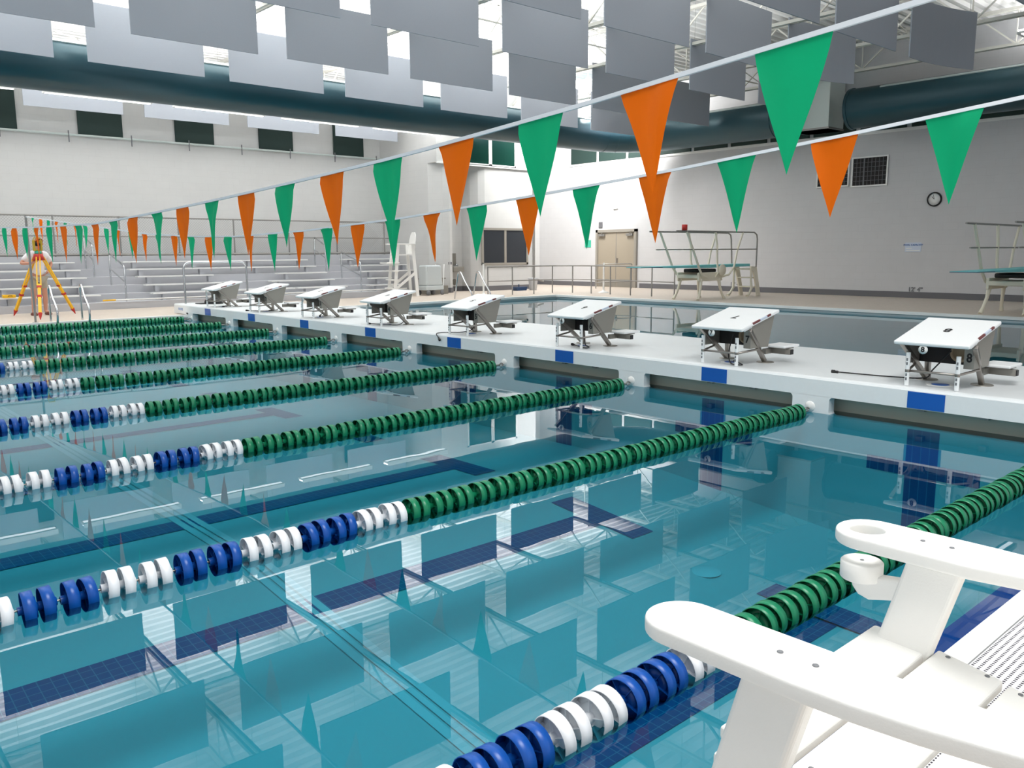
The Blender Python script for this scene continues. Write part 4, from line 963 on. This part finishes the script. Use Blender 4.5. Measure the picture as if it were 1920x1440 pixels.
# ------------------------------------------------------------------ near lifeguard chair (white plastic lumber)
t = thing('lifeguard_chair', 'big white plastic lifeguard chair in the foreground at lower right', 'chair', (0, 0, 0))
AZ = .90; AT = .029
def arm_outline(x0, x1, ytip, bulge):
    """x0 outer (left) edge, x1 inner (right) edge; rounded tip towards +Y, tapering back"""
    w = x1 - x0; r = w / 2; cx = (x0 + x1) / 2; pts = []
    n = 14
    for i in range(n + 1):
        a = PI * i / n; pts.append((cx + r * math.cos(a) * 1.0, ytip - r + r * math.sin(a)))
    back = [(-1.10, .0), (-1.25, .008), (-1.38, .03), (-1.52, .065), (-1.62, .085)]
    L = [(x0 + d * bulge, y) for y, d in back]; Rr_ = [(x1 + d * .12 * bulge, y) for y, d in reversed(back)]
    return pts + L + Rr_
def flat_plate(name, outline, hole, z, thick, parent, bev=.007):
    cu = bpy.data.curves.new(name, 'CURVE'); cu.dimensions = '2D'; cu.fill_mode = 'BOTH'; cu.extrude = thick / 2 - bev; cu.bevel_depth = bev; cu.bevel_resolution = 3; cu.offset = -bev
    for pts in ([outline] + ([hole] if hole else [])):
        sp_ = cu.splines.new('POLY'); sp_.points.add(len(pts) - 1); sp_.use_cyclic_u = True
        for k_, (x_, y_) in enumerate(pts): sp_.points[k_].co = (x_, y_, 0, 1)
    tmp = bpy.data.objects.new('tmp_plate', cu); COL.objects.link(tmp)
    me_ = bpy.data.meshes.new_from_object(tmp.evaluated_get(bpy.context.evaluated_depsgraph_get())); bpy.data.objects.remove(tmp)
    me_.transform(Matrix.Translation((0, 0, z - thick / 2))); me_.materials.clear(); me_.materials.append(MT['plastic']); me_.name = name
    o_ = bpy.data.objects.new(name, me_); COL.objects.link(o_); o_.parent = parent
    return o_
def arm_poly(x0, x1, ytip, back):
    r = (x1 - x0) / 2; cx = (x0 + x1) / 2; n = 20
    pts = [(cx + r * math.cos(PI * i / n), ytip - r * 1.0 + r * math.sin(PI * i / n)) for i in range(n + 1)]
    return pts + [(x0 + d, y) for y, d, e in back] + [(x1 + e, y) for y, d, e in reversed(back)]
bk_ = [(-1.12, .0, .0), (-1.20, .006, -.004), (-1.28, .018, -.004), (-1.38, .042, .0), (-1.48, .07, .01), (-1.6, .10, .02)]
flat_plate('armrest', arm_poly(-6.095, -5.968, -.835, bk_), None, AZ, AT, t)
bk_ = [(-1.12, .0, .0), (-1.20, .016, -.004), (-1.30, .035, -.008), (-1.40, .05, -.01), (-1.6, .06, -.015)]
hole = [(-5.404 + .035 * math.cos(2 * PI * i / 32), -.899 + .035 * math.sin(2 * PI * i / 32)) for i in range(32)]
flat_plate('armrest', arm_poly(-5.474, -5.332, -.838, bk_), hole, AZ, AT, t)
# front legs (wide planks slanting forward) and rear legs
for x0, ytop in ((-6.075, -1.03), (-5.45, -1.0)):
    l_ = MB(); l_.prism([(ytop, AZ - AT), (ytop - .105, AZ - AT), (ytop + .115, .06), (ytop + .22, .06)], x0, x0 + .038, 'YZ'); l_.build('front_leg', MT['plastic'], t, .008, 3)
for x0 in (-6.03, -5.475):
    MB().prism([(-1.50, AZ - AT), (-1.60, AZ - AT), (-1.72, .06), (-1.62, .06)], x0, x0 + .038, 'YZ').build('rear_leg', MT['plastic'], t, .008, 3)
    MB().prism([(-.93, .66), (-.93, .58), (-1.60, .49), (-1.60, .57)], x0 + (.04 if x0 < -6 else -.0), x0 + (.078 if x0 < -6 else .036), 'YZ').build('seat_rail', MT['plastic'], t, .006)
# seat slats following a gentle scoop
sl = [(-.925, -1.045, .695, .69), (-1.055, -1.175, .687, .668), (-1.185, -1.305, .664, .632), (-1.315, -1.43, .628, .595)]
for i, (ya, yb, za, zb_) in enumerate(sl):
    MB().add([(-5.965, ya, za - .024), (-5.40, ya, za - .024), (-5.40, yb, zb_ - .024), (-5.965, yb, zb_ - .024), (-5.965, ya, za), (-5.40, ya, za), (-5.40, yb, zb_), (-5.965, yb, zb_)],
             [(3, 2, 1, 0), (4, 5, 6, 7), (0, 1, 5, 4), (1, 2, 6, 5), (2, 3, 7, 6), (3, 0, 4, 7)]).build('seat_slat', MT['plastic'], t, .006, 3)
    sc = MB()
    for x in (-5.945, -5.415):
        for q in (.2, .8): sc.lathe([(0, .001), (.0045, .001), (.005, 0)], (x, ya + (yb - ya) * q, za + (zb_ - za) * q + .0006), n=10)
    sc.build('screw_head', MT['grey'], t)
sc = MB()
for (x, y) in ((-6.03, -1.065), (-6.03, -1.12), (-5.40, -1.01), (-5.40, -1.065)): sc.lathe([(0, .001), (.0045, .001), (.005, 0)], (x, y, AZ + .0006), n=10)
sc.build('screw_head', MT['grey'], t)
# back slats, fan shaped, behind the frame
for i in range(5):
    x = -5.96 + i * .125
    MB().prism([(-1.44, .58), (-1.47, .58), (-1.80, 1.40), (-1.77, 1.40)], x - .05, x + .05, 'YZ').build('back_slat', MT['plastic'], t, .006)
# disc on curved bracket in front of the right leg
br = MB(); br.prism([(-.885, .80), (-.893, .782), (-.905, .768), (-.928, .762), (-1.03, .79), (-1.03, .832), (-.985, .822), (-.955, .818), (-.935, .815), (-.925, .80)], -5.446, -5.418, 'YZ'); br.build('hook_bracket', MT['plastic'], t, .006, 3)
MB().lathe([(0, .038), (.039, .038), (.042, .035), (.042, .003), (.039, 0), (0, 0)], (-5.432, -.905, .801), n=32).build('hook_knob', MT['plastic'], t)
MB().lathe([(0, .0392), (.004, .0392), (.0045, .038)], (-5.432, -.905, .801), n=10).build('screw_head', MT['grey'], t)
# front skirt board joining the legs
MB().box(-5.98, -5.46, -.97, -.935, .58, .655).build('front_apron', MT['plastic'], t, .006)
